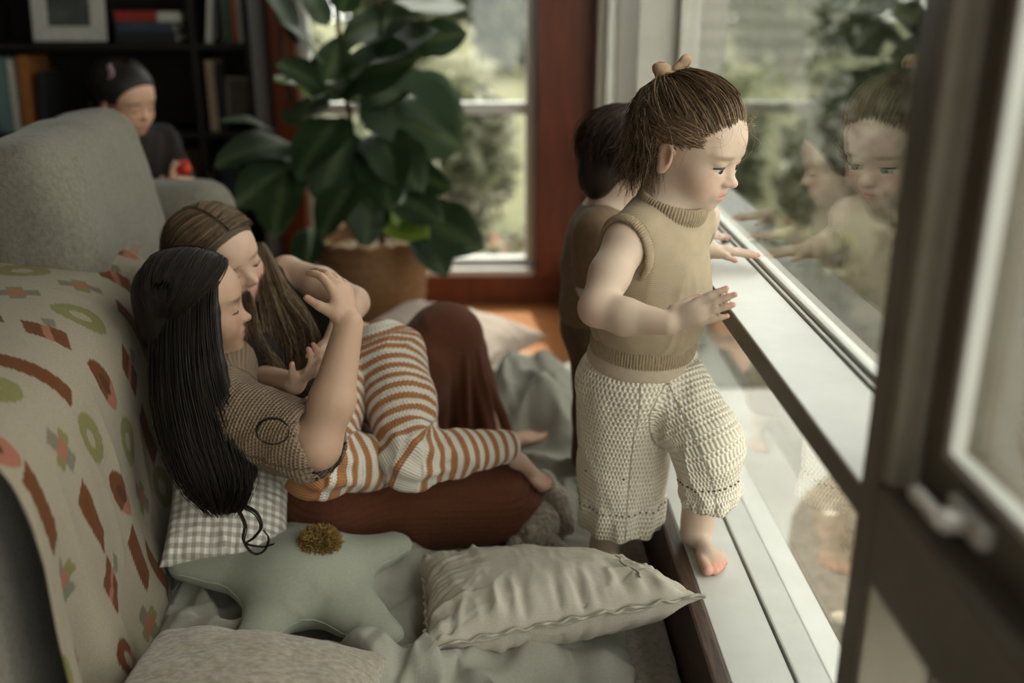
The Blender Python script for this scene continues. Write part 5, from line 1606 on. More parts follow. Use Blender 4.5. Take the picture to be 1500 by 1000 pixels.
def pillow4(name, c, T, mat, label, cat='cushion', pin=0.05, n=90, wr=0.004, wf=14, seed=0, up=(0, 0, 1), flange=0.0, power=0.42, belly=0.7, group=None, wdir=None, ncr=40):
    """stuffed cushion through four corner points c (counter-clockwise), inflated by T along its normal"""
    c = [np.array(p, float) for p in c]
    u, v = np.meshgrid(np.linspace(-1, 1, n), np.linspace(-1, 1, n), indexing='ij')
    pu = u * (1 - pin * (1 - v ** 2)); pv = v * (1 - pin * (1 - u ** 2))
    a, b = (pu + 1) / 2, (pv + 1) / 2
    P = ((1 - a) * (1 - b))[..., None] * c[0] + (a * (1 - b))[..., None] * c[1] + (a * b)[..., None] * c[2] + ((1 - a) * b)[..., None] * c[3]
    nrm = unit(np.cross(c[1] - c[0] + c[2] - c[3], c[3] - c[0] + c[2] - c[1]))
    if np.dot(nrm, up) < 0: nrm = -nrm
    fe = flange
    uu, vv = np.clip(np.abs(u) / (1 - fe), 0, 1), np.clip(np.abs(v) / (1 - fe), 0, 1)
    f = np.maximum((1 - uu ** 2) * (1 - vv ** 2), 0) ** power
    q = np.stack([u * wf * 0.12 * (1 if wdir is None else wdir[0]), v * wf * 0.12 * (1 if wdir is None else wdir[1]), 0 * u + seed], -1)
    w = (folds(q, seed) + crease(u, v, seed, ncr)) * (0.35 + 0.65 * np.clip(2.2 * (np.maximum(np.abs(u), np.abs(v)) - 0.35), 0, 1))
    w2 = fbm(np.stack([u * 2, v * 2, 0 * u + seed], -1), 2, seed) * 0.06 * T
    e = np.clip((1 - np.maximum(np.abs(u), np.abs(v))) * 14, 0, 1)
    top = P + nrm * (T * f + (wr * w + w2) * e + 0.0015)[..., None]
    bot = P - nrm * (T * belly * f + 0.5 * wr * w * e + 0.0015)[..., None]
    if fe:
        rip = 0.004 * np.sin(12 * (u + v) + seed) * np.clip((np.maximum(np.abs(u), np.abs(v)) - 1 + 2 * fe) / fe, 0, 1)
        top += nrm * rip[..., None]; bot += nrm * rip[..., None]
    N2 = n * n
    V = np.concatenate([top.reshape(-1, 3), bot.reshape(-1, 3)])
    Qt = grid_quads(n, n)
    ring = np.concatenate([np.arange(n) * n, (n - 1) * n + np.arange(1, n), (np.arange(n - 2, -1, -1)) * n + n - 1, np.arange(n - 2, 0, -1)])
    r2 = np.roll(ring, -1)
    Qs = np.stack([ring, r2, r2 + N2, ring + N2], 1)
    flip = np.dot(np.cross(c[1] - c[0], c[3] - c[0]), nrm) < 0
    if flip:
        Qt, Qs = Qt[:, ::-1], Qs[:, ::-1]
    Q = np.concatenate([Qt, Qt[:, ::-1] + N2, Qs[:, ::-1]])
    uv1 = np.stack([a, b], -1).reshape(-1, 2)
    o = mesh_obj(name, V, Q, mat, uv=np.concatenate([uv1, uv1]))
    tag(o, label, cat, group)
    return o, (P, nrm, f, T)

M_LINEN = fabric('natural linen', (0.53, 0.48, 0.405), (0.45, 0.405, 0.335), rough=0.95, scale=220, bump=0.35, sheen=0.1, dist=0.0012, stretch=(1, 5, 1))
lin, LIN = pillow4('linen_pillow', [(-0.120, 1.345, 0.158), (0.340, 1.372, 0.240), (0.225, 1.585, 0.140), (-0.145, 1.620, 0.158)], 0.076, M_LINEN,
        'big natural linen pillow with raw flanged edge lying against the sill board', 'pillow', pin=0.045, n=110, wr=0.0060, wf=22, seed=4, flange=0.035, wdir=(2.2, 0.5), ncr=90, belly=0.95)
# stitched seam standing along the front edge of the linen pillow, and its button placket
PL, NL = LIN[0], LIN[1]
M_SEAM2 = fabric('linen seam', (0.46, 0.41, 0.34), (0.36, 0.315, 0.25), rough=0.95, scale=90, bump=0.3)
edge_ = PL[:, 1] + NL * 0.004 + A(0, -0.004, 0)
edge_ = edge_ + np.stack([0 * edge_[:, 0], 0.0022 * np.sin(np.arange(len(edge_)) * 0.9), 0.0028 * np.sin(np.arange(len(edge_)) * 0.55 + 1)], 1)
Ve_, Qe_ = tubes(edge_[None], 0.0030, 6, 0.9)
mesh_obj('front_seam', Ve_, Qe_, M_SEAM2, lin)
ed2 = PL[1] + NL * 0.003
Ve_, Qe_ = tubes((ed2 + np.stack([0.003 * np.sin(np.arange(len(ed2)) * 0.6), 0 * ed2[:, 0], 0.002 * np.sin(np.arange(len(ed2)) * 0.8)], 1))[None], 0.0035, 6, 0.9)
mesh_obj('side_seam', Ve_, Qe_, M_SEAM2, lin)
n_ = PL.shape[0]
iu = int(n_ * 0.80)
tie = np.stack([PL[iu, k_] + NL * (LIN[3] * LIN[2][iu, k_] + 0.006) for k_ in range(int(n_ * 0.10), int(n_ * 0.42), 3)])
tie = tie + np.stack([0.006 * np.sin(np.arange(len(tie)) * 0.8), 0 * tie[:, 0], 0.001 * np.cos(np.arange(len(tie)))], 1)
Ve_, Qe_ = tubes(tie[None], 0.0024, 5, 0.6)
mesh_obj('placket', Ve_, Qe_, M_SEAM2, lin)
# gingham
def gingham_mat():
    m, nt, b = new_mat('beige gingham')
    L = nt.links.new
    uv = N(nt, 'ShaderNodeUVMap', uv_map='UVMap')
    sx = N(nt, 'ShaderNodeSeparateXYZ'); L(uv.outputs['UV'], sx.inputs[0])
    s = []
    for ax in ('X', 'Y'):
        mu = N(nt, 'ShaderNodeMath', operation='MULTIPLY'); mu.inputs[1].default_value = 15.0; L(sx.outputs[ax], mu.inputs[0])
        fr = N(nt, 'ShaderNodeMath', operation='FRACT'); L(mu.outputs[0], fr.inputs[0])
        lt = N(nt, 'ShaderNodeMath', operation='LESS_THAN'); lt.inputs[1].default_value = 0.5; L(fr.outputs[0], lt.inputs[0])
        s.append(lt.outputs[0])
    ad = N(nt, 'ShaderNodeMath', operation='ADD'); L(s[0], ad.inputs[0]); L(s[1], ad.inputs[1])
    hf = N(nt, 'ShaderNodeMath', operation='MULTIPLY'); hf.inputs[1].default_value = 0.5; L(ad.outputs[0], hf.inputs[0])
    rp = N(nt, 'ShaderNodeValToRGB')
    rp.color_ramp.interpolation = 'CONSTANT'
    e = rp.color_ramp.elements
    e[0].position, e[0].color = 0.0, (0.36, 0.31, 0.25, 1)
    e[1].position, e[1].color = 0.25, (0.52, 0.485, 0.42, 1)
    e2 = rp.color_ramp.elements.new(0.75); e2.color = (0.80, 0.79, 0.75, 1)
    L(hf.outputs[0], rp.inputs[0]); L(rp.outputs[0], b.inputs['Base Color'])
    b.inputs['Roughness'].default_value = 0.95
    no = N(nt, 'ShaderNodeTexNoise', Scale=25.0, Detail=4.0)
    bp = N(nt, 'ShaderNodeBump', Strength=0.4, Distance=0.004); L(no.outputs['Fac'], bp.inputs['Height']); L(bp.outputs[0], b.inputs['Normal'])
    return m
pillow4('gingham_cushion', [(-0.590, 1.530, 0.205), (-0.375, 1.575, 0.165), (-0.390, 1.735, 0.300), (-0.605, 1.725, 0.345)], 0.075, gingham_mat(),
        'beige and white gingham cushion wedged between the sofa and the dark-haired woman', wr=0.005, wf=18, seed=9, ncr=60, up=(0.3, -0.5, 0.6), pin=0.06)
# textured bolster cushion in front
M_CHEN = fabric('oatmeal chenille', (0.40, 0.345, 0.27), (0.20, 0.165, 0.125), rough=1.0, scale=150, bump=0.9, dist=0.004, sheen=0.4, stretch=(0.5, 1, 1), detail=3)
pillow4('chenille_cushion', [(-0.565, 1.02, 0.185), (-0.175, 0.985, 0.185), (-0.168, 1.285, 0.190), (-0.530, 1.350, 0.195)], 0.078, M_CHEN,
        'oatmeal chenille cushion with coarse diagonal weave in front of the star cushion', wr=0.0016, wf=10, seed=13, pin=0.04, power=0.34)
# faded pink cushion by the back window
M_PINK = fabric('dusty pink cotton', (0.52, 0.43, 0.37), (0.46, 0.37, 0.31), rough=0.95, scale=60, bump=0.2)
pillow4('pink_pillow', [(-0.02, 2.62, 0.16), (0.160, 2.865, 0.165), (-0.27, 3.03, 0.215), (-0.43, 2.72, 0.205)], 0.075, M_PINK,
        'dusty pink pillow lying on the floorboards past the duvet', 'pillow', wr=0.004, seed=17, pin=0.05)

# star cushion with a wool pompom
M_STAR = fabric('sage cotton', (0.30, 0.31, 0.245), (0.265, 0.275, 0.215), rough=0.9, scale=180, bump=0.15, dist=0.001, sheen=0.25)
star = tag(empty('star_cushion', (-0.335, 1.54, 0.11)), 'sage green star cushion with a mustard pompom in the middle', 'cushion')
sc = A(-0.340, 1.545, 0.175)
tips = [A(-0.385, 1.735, 0.200), A(-0.170, 1.640, 0.185), A(-0.165, 1.365, 0.160), A(-0.395, 1.365, 0.165), A(-0.575, 1.555, 0.195)]
FL = 1.55                                                     # modelled round, then flattened
PS = [EL((0, 0, 0), (0.105, 0.105, 0.098), None, 0.03)]
for tp in tips:
    d = tp - sc
    PS.append(RC((0, 0, 0), d * A(1, 1, FL) * 0.88, 0.086, 0.034, 0.04))
V, Q = surface(PS, 0.0042, 3)
nv = normals(V, Q)
an = np.arctan2(V[:, 1], V[:, 0])
V = V + nv * (0.0022 * folds(V * A(16, 16, 5), 5) * np.clip(np.hypot(V[:, 0], V[:, 1]) / 0.12, 0, 1))[:, None]
V = V / A(1, 1, FL) + sc
mesh_obj('body', V, Q, M_STAR, star)
# seam piping round the star
M_SEAM = fabric('sage seam', (0.40, 0.42, 0.35), None, scale=100)
q = (V - sc) * A(1, 1, FL)
zz = V[:, 2] - sc[2]
S = []
ang = np.linspace(0, 2 * math.pi, 260, endpoint=True)
pts = []
av = np.arctan2(q[:, 1], q[:, 0]); rv = np.hypot(q[:, 0], q[:, 1])
for a in ang:
    m = np.abs((av - a + math.pi) % (2 * math.pi) - math.pi) < 0.025
    k = np.argmax(np.where(m, rv, -1))
    pts.append(V[k] + A(0, 0, 0.003))
pts = np.array(pts)
pts[1:-1] = (pts[:-2] + pts[1:-1] * 2 + pts[2:]) / 4
Vs, Qs = tubes(pts[None], 0.0013, 5, 1.0)
mesh_obj('seam', Vs, Qs, M_SEAM, star)
# pompom
rs = np.random.RandomState(8)
pc_ = A(-0.309, 1.545, 0.243)
d = rs.normal(size=(1900, 3)); d /= np.linalg.norm(d, axis=1, keepdims=True)
Rp = A(0.039, 0.037, 0.031)
t_ = np.linspace(0.55, 1.0, 5)[None, :, None]
Pp = pc_ + d[:, None] * Rp * t_ * rs.uniform(0.88, 1.05, (1900, 1, 1)) + 0.004 * t_ * np.sin(t_ * 9 + rs.rand(1900, 1, 1) * 6) * rs.normal(size=(1900, 1, 3)) * 0.5
Vt, Qt = tubes(Pp, 0.0013, 3, 0.9)
tone = np.array([(0.25, 0.155, 0.045), (0.19, 0.115, 0.034), (0.33, 0.21, 0.065)])
Ct = np.repeat(tone[rs.randint(3, size=1900)], 15, 0)
Vc, Qc = surface([EL(pc_, Rp * 0.85)], 0.004, 1)
Vm, Qm, Cm = merge([(Vc, Qc, np.broadcast_to(A(0.11, 0.068, 0.018), Vc.shape)), (Vt, Qt, Ct)])
pp = mesh_obj('pompom', Vm, Qm, hair_mat('mustard wool', 0.9), star, col=Cm)

# plush bunny lying half under the brown skirt
M_PLUSH = fabric('taupe plush', (0.36, 0.29, 0.225), (0.20, 0.155, 0.115), rough=1.0, scale=120, bump=1.0, dist=0.006, sheen=0.6, detail=5)
bn = tag(empty('plush_bunny', (0.10, 1.80, 0.10)), 'taupe plush bunny lying face down on the duvet beside the brown skirt', 'soft toy')
def plush(name, prims, amp=0.0022):
    V, Q = surface(prims, 0.004, 1)
    V = V + normals(V, Q) * (amp * fbm(V * 190, 2, 3))[:, None]
    return mesh_obj(name, V, Q, M_PLUSH, bn)
plush('torso', [EL((0.085, 1.785, 0.150), (0.048, 0.058, 0.045), rot_z(0.5), 0.01), EL((0.075, 1.74, 0.14), (0.036, 0.035, 0.033), None, 0.02)])
plush('ear', chain([(0.070, 1.865, 0.195), (0.098, 1.838, 0.205), (0.124, 1.800, 0.180), (0.142, 1.768, 0.145)], [0.014, 0.025, 0.028, 0.021], 0.01))
plush('leg', chain([(0.050, 1.745, 0.135), (0.042, 1.712, 0.122), (0.045, 1.690, 0.118)], [0.024, 0.020, 0.021], 0.01))
plush('leg', chain([(0.100, 1.745, 0.130), (0.118, 1.720, 0.122), (0.130, 1.705, 0.118)], [0.022, 0.018, 0.019], 0.01))
plush('head', [EL((0.085, 1.862, 0.165), (0.038, 0.036, 0.034), None, 0.01)])
plush('tail', [EL((0.070, 1.718, 0.160), (0.013, 0.013, 0.012), None, 0.003)])
# ------------------------------------------------------------------ sofa
M_SOFA = fabric('grey boucle', (0.178, 0.163, 0.130), (0.125, 0.113, 0.088), rough=1.0, scale=110, bump=0.7, dist=0.003, sheen=0.12)
sofa = tag(empty('sofa', (-1.1, 1.5, 0.0)), 'pale grey boucle sofa with rounded arm, turned away from the window', 'sofa')
def soft(name, prims, res, parent, mat, amp=0.003, fr=4.0, sd=1):
    V, Q = surface(prims, res, 2)
    V = V + normals(V, Q) * (amp * fbm(V * fr * 2, 2, sd))[:, None]
    return mesh_obj(name, V, Q, mat, parent)
Rb = rot_z(0.12)
soft('backrest', [BX((-0.83, 1.46, 0.34), (0.155, 1.02, 0.285), Rb, 0.09, 0.01)], 0.018, sofa, M_SOFA)
soft('base', [BX((-1.15, 1.46, 0.18), (0.38, 1.0, 0.13), Rb, 0.05, 0.01)], 0.02, sofa, M_SOFA)
soft('seat_cushion', [BX((-1.24, 1.42, 0.385), (0.30, 0.90, 0.085), Rb, 0.06, 0.01)], 0.02, sofa, M_SOFA)
soft('arm', [BX((-1.14, 2.53, 0.37), (0.47, 0.105, 0.335), rot_z(0.0), 0.075, 0.01)], 0.013, sofa, M_SOFA)
for (x, y) in ((-1.40, 0.6), (-0.86, 0.55), (-1.55, 2.45), (-0.86, 2.45)):
    bm = bmesh.new()
    bmesh.ops.create_cone(bm, cap_ends=True, segments=14, radius1=0.018, radius2=0.026, depth=0.075, matrix=Matrix.Translation((x, y, 0.0375)))
    bm_obj('foot', bm, M_DARKWOOD, sofa, smooth=False)
V, Q = surface([BX((-0.885, 2.10, 0.715), (0.105, 0.315, 0.190), rot_z(0.10) @ rot_y(-0.16), 0.075, 0.01)], 0.008, 2)
V = V + normals(V, Q) * (0.008 * fbm(V * 7, 2, 4))[:, None]
tag(mesh_obj('sofa_cushion', V, Q, M_SOFA), 'plump pale grey boucle cushion propped above the patterned throw', 'cushion')

# ------------------------------------------------------------------ patterned throw over the sofa back
M_THROW = fabric('woven throw', None, vcol=True, rough=0.95, scale=260, bump=0.35, dist=0.0015, sheen=0.03, detail=3)
throw = tag(empty('throw_blanket', (-0.62, 1.5, 0.1)), 'cream woven throw with rust, olive and pink motifs draped over the sofa back', 'blanket')
prof = np.array([(-1.32, 0.715), (-1.12, 0.705), (-0.95, 0.685), (-0.80, 0.667), (-0.705, 0.642), (-0.650, 0.590), (-0.630, 0.50), (-0.622, 0.36), (-0.612, 0.22), (-0.600, 0.125), (-0.585, 0.108), (-0.560, 0.104)])
seg = np.r_[0, np.cumsum(np.hypot(*np.diff(prof, axis=0).T))]
ns, nv_ = 330, 262
PR = catmull(np.c_[prof[:, 0], 0 * prof[:, 0], prof[:, 1]][None], 1200)[0]
sl = np.r_[0, np.cumsum(np.linalg.norm(np.diff(PR, axis=0), axis=1))]
ss = np.linspace(0, sl[-1], ns)
px_ = np.interp(ss, sl, PR[:, 0]); pz_ = np.interp(ss, sl, PR[:, 2])
S2, T2 = np.meshgrid(ss, np.linspace(0, 1, nv_), indexing='ij')
PX, PZ = np.meshgrid(px_, np.linspace(0, 1, nv_), indexing='ij')[0], np.meshgrid(pz_, np.linspace(0, 1, nv_), indexing='ij')[0]
yfar = np.where(PX < -0.70, 2.03 + (-0.70 - PX) * 0.92, 2.03)
ynear = 1.10 - 0.05 * (0.6 - PZ)
YY = ynear + (yfar - ynear) * T2
XX = PX - 0.12 * (YY - 1.45)
side = np.clip((0.60 - PZ) / 0.15, 0, 1)
wv = folds(np.stack([S2 * 3.0, YY * 7.0, 0 * S2], -1), 41, 0.6)
hang = np.sin(YY * 23 + 1.5 * np.sin(S2 * 4)) * 0.5 + 0.5
XX = XX + side * (0.010 * wv + 0.016 * hang * np.clip((0.55 - PZ) / 0.45, 0, 1)) + 0.012
ZZ = PZ + (1 - side) * 0.005 * wv + 0.006
# a deep vertical fold near the loose near edge
fd = np.exp(-((YY - 1.17 - 0.05 * (0.5 - PZ)) / 0.035) ** 2) * np.clip((0.5 - PZ) / 0.25, 0, 1)
XX = XX - 0.045 * fd
ZZ = np.maximum(ZZ, 0.103)
V = np.stack([XX, YY, ZZ], -1).reshape(-1, 3)
# motifs are woven in, laid out in cloth coordinates (along the drape, along the sofa)
CR = A(0.225, 0.192, 0.142)
RUST, RUST2, OLIVE, PNK, SAGE = A(0.085, 0.026, 0.006), A(0.05, 0.016, 0.006), A(0.135, 0.122, 0.045), A(0.215, 0.082, 0.052), A(0.115, 0.105, 0.072)
C3 = np.broadcast_to(CR, S2.shape + (3,)).copy()
rs = np.random.RandomState(2)
def put(mask, c): C3[mask] = c
du, dv_ = 0.122, 0.132
k = 0
for i in range(-1, 16):
    for j in range(-1, 15):
        cu_ = i * du + (0.5 * du if j % 2 else 0) * 0.6 + rs.uniform(-0.008, 0.008)
        cv = 1.02 + j * dv_ * 0.94 + rs.uniform(-0.012, 0.012) + 0.03 * math.sin(i)
        a, b = (S2 - cu_) / 1.12, (YY - cv) / 1.12
        kind = (i * 2 + j * 3 + (i * j) % 2) % 5
        th = 0.5 + rs.uniform(-0.15, 0.15)
        c_, s_ = math.cos(th), math.sin(th)
        p, q_ = a * c_ + b * s_, -a * s_ + b * c_
        if kind == 0:                                         # leaning rust bar
            put((np.abs(p) < 0.050) & (np.abs(q_ + 0.25 * p) < 0.017), RUST)
        elif kind == 1:                                       # olive ring
            r1 = (p / 0.044) ** 2 + (q_ / 0.031) ** 2; r2 = (p / 0.017) ** 2 + (q_ / 0.011) ** 2
            put((r1 < 1) & (r2 > 1), OLIVE)
        elif kind == 2:                                       # rust block with a pink stripe and sage tail
            put((np.abs(p) < 0.030) & (np.abs(q_ + 0.3 * p) < 0.022), RUST)
            put((np.abs(p) < 0.006 + 0 * q_) & (np.abs(q_ + 0.3 * p) < 0.022), PNK)
            put((np.abs(q_ - 0.034) < 0.012) & (np.abs(p - 0.008) < 0.009), SAGE)
        elif kind == 3:                                       # sage cross with a pink centre
            put((np.abs(p) < 0.034) & (np.abs(q_) < 0.012), SAGE)
            put((np.abs(q_) < 0.026) & (np.abs(p) < 0.012), OLIVE * 0.95)
            put((np.abs(q_) < 0.012) & (np.abs(p) < 0.012), PNK)
        else:                                                 # two-tone almond
            r1 = (p / 0.046) ** 2 + (q_ / 0.023) ** 2; r2 = (p / 0.020) ** 2 + (q_ / 0.009) ** 2
            put((r1 < 1) & (r2 > 1) & (p < 0.012), RUST); put((r1 < 1) & (r2 > 1) & (p >= 0.012), PNK)
            put((r2 <= 1) & (rs.rand() < 0.5), RUST2)
th_ = mesh_obj('cloth', V, grid_quads(ns, nv_)[:, ::-1], M_THROW, throw, col=C3.reshape(-1, 3))
sm = th_.modifiers.new('thickness', 'SOLIDIFY'); sm.thickness = 0.005; sm.offset = -1
# tan fringe along the far edge
Vf = V.reshape(ns, nv_, 3)
fr_ = []
for i in np.linspace(4, ns * 0.52, 120).astype(int):
    e = Vf[i, -1]
    for kx in range(3):
        d = A(rs.uniform(-0.3, 0.3), 1.0, rs.uniform(-0.25, 0.5)) * rs.uniform(0.03, 0.06)
        t = np.linspace(0, 1, 7)[:, None]
        fr_.append(e + d * t + A(0, 0, -0.018) * t ** 2 + 0.004 * np.sin(t * 8 + kx) * A(1, 0, 0.5))
Vt, Qt = tubes(np.array(fr_), 0.0017, 4, 0.6)
fo = mesh_obj('fringe', Vt, Qt, fabric('tan fringe', (0.34, 0.19, 0.075), (0.24, 0.13, 0.05), scale=80), throw)
fo['kind'] = 'stuff'
# ------------------------------------------------------------------ bookshelf at the back wall
M_SHELF = fabric('black brown shelf', (0.018, 0.014, 0.011), (0.010, 0.008, 0.007), rough=0.6, scale=20, bump=0.2, sheen=0, stretch=(0.5, 5, 5))
bs = tag(empty('bookshelf', (-1.24, 3.6, 0)), 'tall dark wooden bookshelf against the back wall', 'bookshelf')
SX0, SX1, SY0, SY1 = -1.72, -0.80, 3.46, 3.725
for x in (SX0, SX1 - 0.022):
    box('side_panel', x, x + 0.022, SY0, SY1, 0, 1.9, M_SHELF, bs)
box('upright', -1.005, -0.985, SY0 + 0.005, SY1, 0.02, 1.9, M_SHELF, bs)
box('back_panel', SX0 + 0.022, SX1 - 0.022, SY1 - 0.01, SY1, 0.02, 1.9, M_SHELF, bs)
SHZ = (0.06, 0.32, 0.615, 0.755, 1.02, 1.32, 1.62, 1.88)
for z in (0.06, 0.40, 0.705, 0.995, 1.30, 1.60, 1.88):
    box('shelf', SX0 + 0.022, SX1 - 0.022, SY0 + 0.003, SY1 - 0.01, z - 0.02, z, M_SHELF, bs, bev=0.002)
M_PAGE = fabric('paper edge', (0.5, 0.46, 0.38), (0.42, 0.38, 0.31), scale=200, stretch=(1, 1, 20), sheen=0)
BCOL = {}
def book(label, x, z, w, h, d, c, lean=0.0, flat=False, group=None, y=None):
    """hard cover with page block; spine to the room"""
    key = tuple(c)
    if key not in BCOL:
        BCOL[key] = fabric('book cover %d' % len(BCOL), c, None, rough=0.6, scale=60, bump=0.1, sheen=0)
    bm = bmesh.new()
    t = 0.003
    bm_box(bm, 0, t, 0, d, 0, h, 0.0008, seg=1); bm_box(bm, w - t, w, 0, d, 0, h, 0.0008, seg=1)
    bm_box(bm, 0.0004, w - 0.0004, -0.002, 0.003, 0, h, 0.001, seg=1)
    bm_box(bm, t, w - t, 0.003, d - 0.006, 0.004, h - 0.004, 0, mi=1)
    M = Matrix.Translation((x, (y if y is not None else SY0 + 0.02), z))
    if flat:
        M = M @ Matrix.Translation((h, 0, 0)) @ Matrix.Rotation(-math.pi / 2, 4, 'Y')
    elif lean:
        M = M @ Matrix.Rotation(lean, 4, 'Y')
    for v in bm.verts: v.co = M @ v.co
    o = bm_obj('book', bm, None, mats=[BCOL[key], M_PAGE])
    return tag(o, label, 'book', group)
TEAL, WHT, ORG, REDB, BLK, TAN, NAVY, GRN = (0.13, 0.20, 0.20), (0.45, 0.43, 0.38), (0.30, 0.11, 0.03), (0.26, 0.03, 0.02), (0.02, 0.02, 0.022), (0.28, 0.21, 0.14), (0.04, 0.055, 0.085), (0.05, 0.08, 0.05)
# middle shelf, left compartment
book('wide faded teal book, first of the row beside the left shelf side', -1.685, 0.705, 0.050, 0.245, 0.17, TEAL)
book('thin off-white book between the teal and the orange-brown one', -1.632, 0.705, 0.020, 0.240, 0.16, WHT, 0.03)
book('orange-brown book right of the thin off-white one', -1.600, 0.705, 0.034, 0.250, 0.17, ORG, 0.05)
book('black book leaning beside the orange-brown one', -1.550, 0.705, 0.026, 0.20, 0.16, BLK, 0.10)
book('small red paperback lying flat on the middle shelf', -1.50, 0.705, 0.026, 0.13, 0.11, REDB, flat=True)
book('small rust paperback topping the flat red one', -1.49, 0.7325, 0.020, 0.10, 0.10, (0.38, 0.10, 0.03), flat=True)
book('dark green book on the middle shelf behind the girl with the hair clip', -1.33, 0.705, 0.035, 0.22, 0.16, GRN)
book('navy book on the middle shelf behind the girl with the hair clip', -1.29, 0.705, 0.030, 0.21, 0.16, NAVY)
# upper shelf
book('thick dark red book lying on top of the flat upper stack', -1.245, 1.063, 0.034, 0.135, 0.17, REDB, flat=True)
book('black book at the bottom of the flat upper stack', -1.25, 0.995, 0.034, 0.20, 0.17, BLK, flat=True)
book('navy book in the middle of the flat upper stack', -1.245, 1.0295, 0.033, 0.19, 0.17, NAVY, flat=True)
book('cream white book leaning against the upright of the upper shelf', -0.955, 0.995, 0.016, 0.22, 0.16, WHT, 0.13)
book('dark green book in the right upper compartment', -0.895, 0.995, 0.030, 0.215, 0.16, GRN)
book('slim red book at the right end of the upper shelf', -0.860, 0.995, 0.014, 0.22, 0.16, (0.32, 0.08, 0.04))
book('pale grey book at the right end of the upper shelf', -0.843, 0.995, 0.016, 0.22, 0.16, (0.32, 0.32, 0.29))
book('teal book on the low shelf beside the left shelf side', -1.665, 0.40, 0.040, 0.24, 0.16, TEAL)
book('orange book on the low shelf next to the teal one', -1.622, 0.40, 0.028, 0.25, 0.16, (0.40, 0.13, 0.04), 0.04)
book('tan book on the low shelf right of the orange one', -1.575, 0.40, 0.030, 0.22, 0.16, TAN)
book('black book on the low shelf beyond the tan one', -1.535, 0.40, 0.030, 0.23, 0.16, BLK)
for i in range(5):
    book(('black book touching the upright on the right low shelf', 'navy book second from the upright on the right low shelf', 'dark green book third from the upright on the right low shelf', 'black book fourth from the upright on the right low shelf', 'navy book fifth from the upright on the right low shelf')[i], -0.975 + 0.034 * i, 0.40, 0.031, 0.20 + 0.015 * (i % 3), 0.16, (BLK, NAVY, GRN)[i % 3], group='dark books on the right low shelf')

def photo_frame(label, x0, x1, z0, z1, y, border, mat_f, tilt=0.12, ctr=(0.10, 0.11, 0.10)):
    t = tag(empty('photo_frame', ((x0 + x1) / 2, y, z0)), label, 'picture frame')
    M = Matrix.Translation((0, y, z0)) @ Matrix.Rotation(-tilt, 4, 'X') @ Matrix.Translation((0, -y, -z0))
    bm = bmesh.new()
    for (a, b_, c, d) in ((x0, x1, z0, z0 + border), (x0, x1, z1 - border, z1), (x0, x0 + border, z0 + border, z1 - border), (x1 - border, x1, z0 + border, z1 - border)):
        bm_box(bm, a, b_, y - 0.012, y + 0.006, c, d, 0.002, M, seg=1)
    bm_obj('frame', bm, mat_f, t)
    bm = bmesh.new(); bm_box(bm, x0 + border, x1 - border, y - 0.001, y + 0.004, z0 + border, z1 - border, 0, M)
    bm_obj('picture', bm, fabric('grey photograph', ctr, tuple(0.3 * k for k in ctr), rough=0.4, scale=9, bump=0, sheen=0), t)
    return t
photo_frame('white framed photograph standing on the upper shelf', -1.525, -1.285, 1.00, 1.32, 3.50, 0.048, fabric('white frame', (0.50, 0.48, 0.43), None, rough=0.5, sheen=0))
photo_frame('small framed photograph in the right compartment of the middle shelf', -0.905, -0.815, 0.745, 0.885, 3.49, 0.008, fabric('pewter frame', (0.20, 0.18, 0.15), None, rough=0.4, sheen=0), ctr=(0.09, 0.07, 0.055))
book('small cream book lying beside the dark red book on the upper stack', -1.105, 1.063, 0.032, 0.075, 0.12, WHT, flat=True)
book('tan book standing left of the small framed photograph', -0.965, 0.705, 0.028, 0.235, 0.14, TAN)
book('black book between the tan book and the small framed photograph', -0.935, 0.705, 0.024, 0.22, 0.14, BLK)
# open cardboard box on the low shelf, squarish brown hoop-less tray
cb = tag(empty('storage_box', (-1.09, 3.5, 0.40)), 'open brown cardboard box on the low shelf behind the sofa arm', 'box')
M_CARD = fabric('brown card', (0.17, 0.12, 0.07), (0.14, 0.098, 0.058), rough=0.9, scale=30, sheen=0)
for (n_, a) in (('side', (-1.235, -1.227, 3.475, 3.66, 0.402, 0.56)), ('side', (-0.988, -0.980, 3.475, 3.66, 0.402, 0.56)), ('front', (-1.227, -0.988, 3.475, 3.483, 0.402, 0.525)), ('back', (-1.227, -0.988, 3.652, 3.66, 0.402, 0.62)), ('bottom', (-1.227, -0.988, 3.483, 3.652, 0.402, 0.41))):
    box(n_, *a, M_CARD, cb, bev=0.001)

# ------------------------------------------------------------------ fig plant in a woven basket
M_BASKET = fabric('woven seagrass', (0.30, 0.175, 0.085), (0.17, 0.09, 0.042), rough=0.95, scale=60, bump=0.8, dist=0.006, sheen=0.1, stretch=(1, 1, 3))
pl = tag(empty('potted_fig', (-0.40, 3.22, 0)), 'fiddle leaf fig growing in a woven basket at the back window', 'plant')
n, rows = 72, 34
V = []
for i in range(rows + 1):
    z = 0.395 * i / rows
    r = 0.150 + 0.032 * (i / rows) + 0.006 * math.sin(i / rows * 3.1)
    for j in range(n):
        a = 2 * math.pi * j / n
        w = 0.0032 * math.sin(i * math.pi + math.pi * (j % 2)) + 0.003 * math.cos(i * 2.1)
        V.append((-0.40 + (r + w) * math.cos(a), 3.22 + (r + w) * math.sin(a), z))
nb = len(V)
for i in range(8):
    z = 0.395 - 0.05 * i / 7
    r = 0.170 - 0.002 * i
    for j in range(n):
        a = 2 * math.pi * j / n
        V.append((-0.40 + r * math.cos(a), 3.22 + r * math.sin(a), z))
Q = [(i * n + j, i * n + (j + 1) % n, (i + 1) * n + (j + 1) % n, (i + 1) * n + j) for i in range(rows) for j in range(n)]
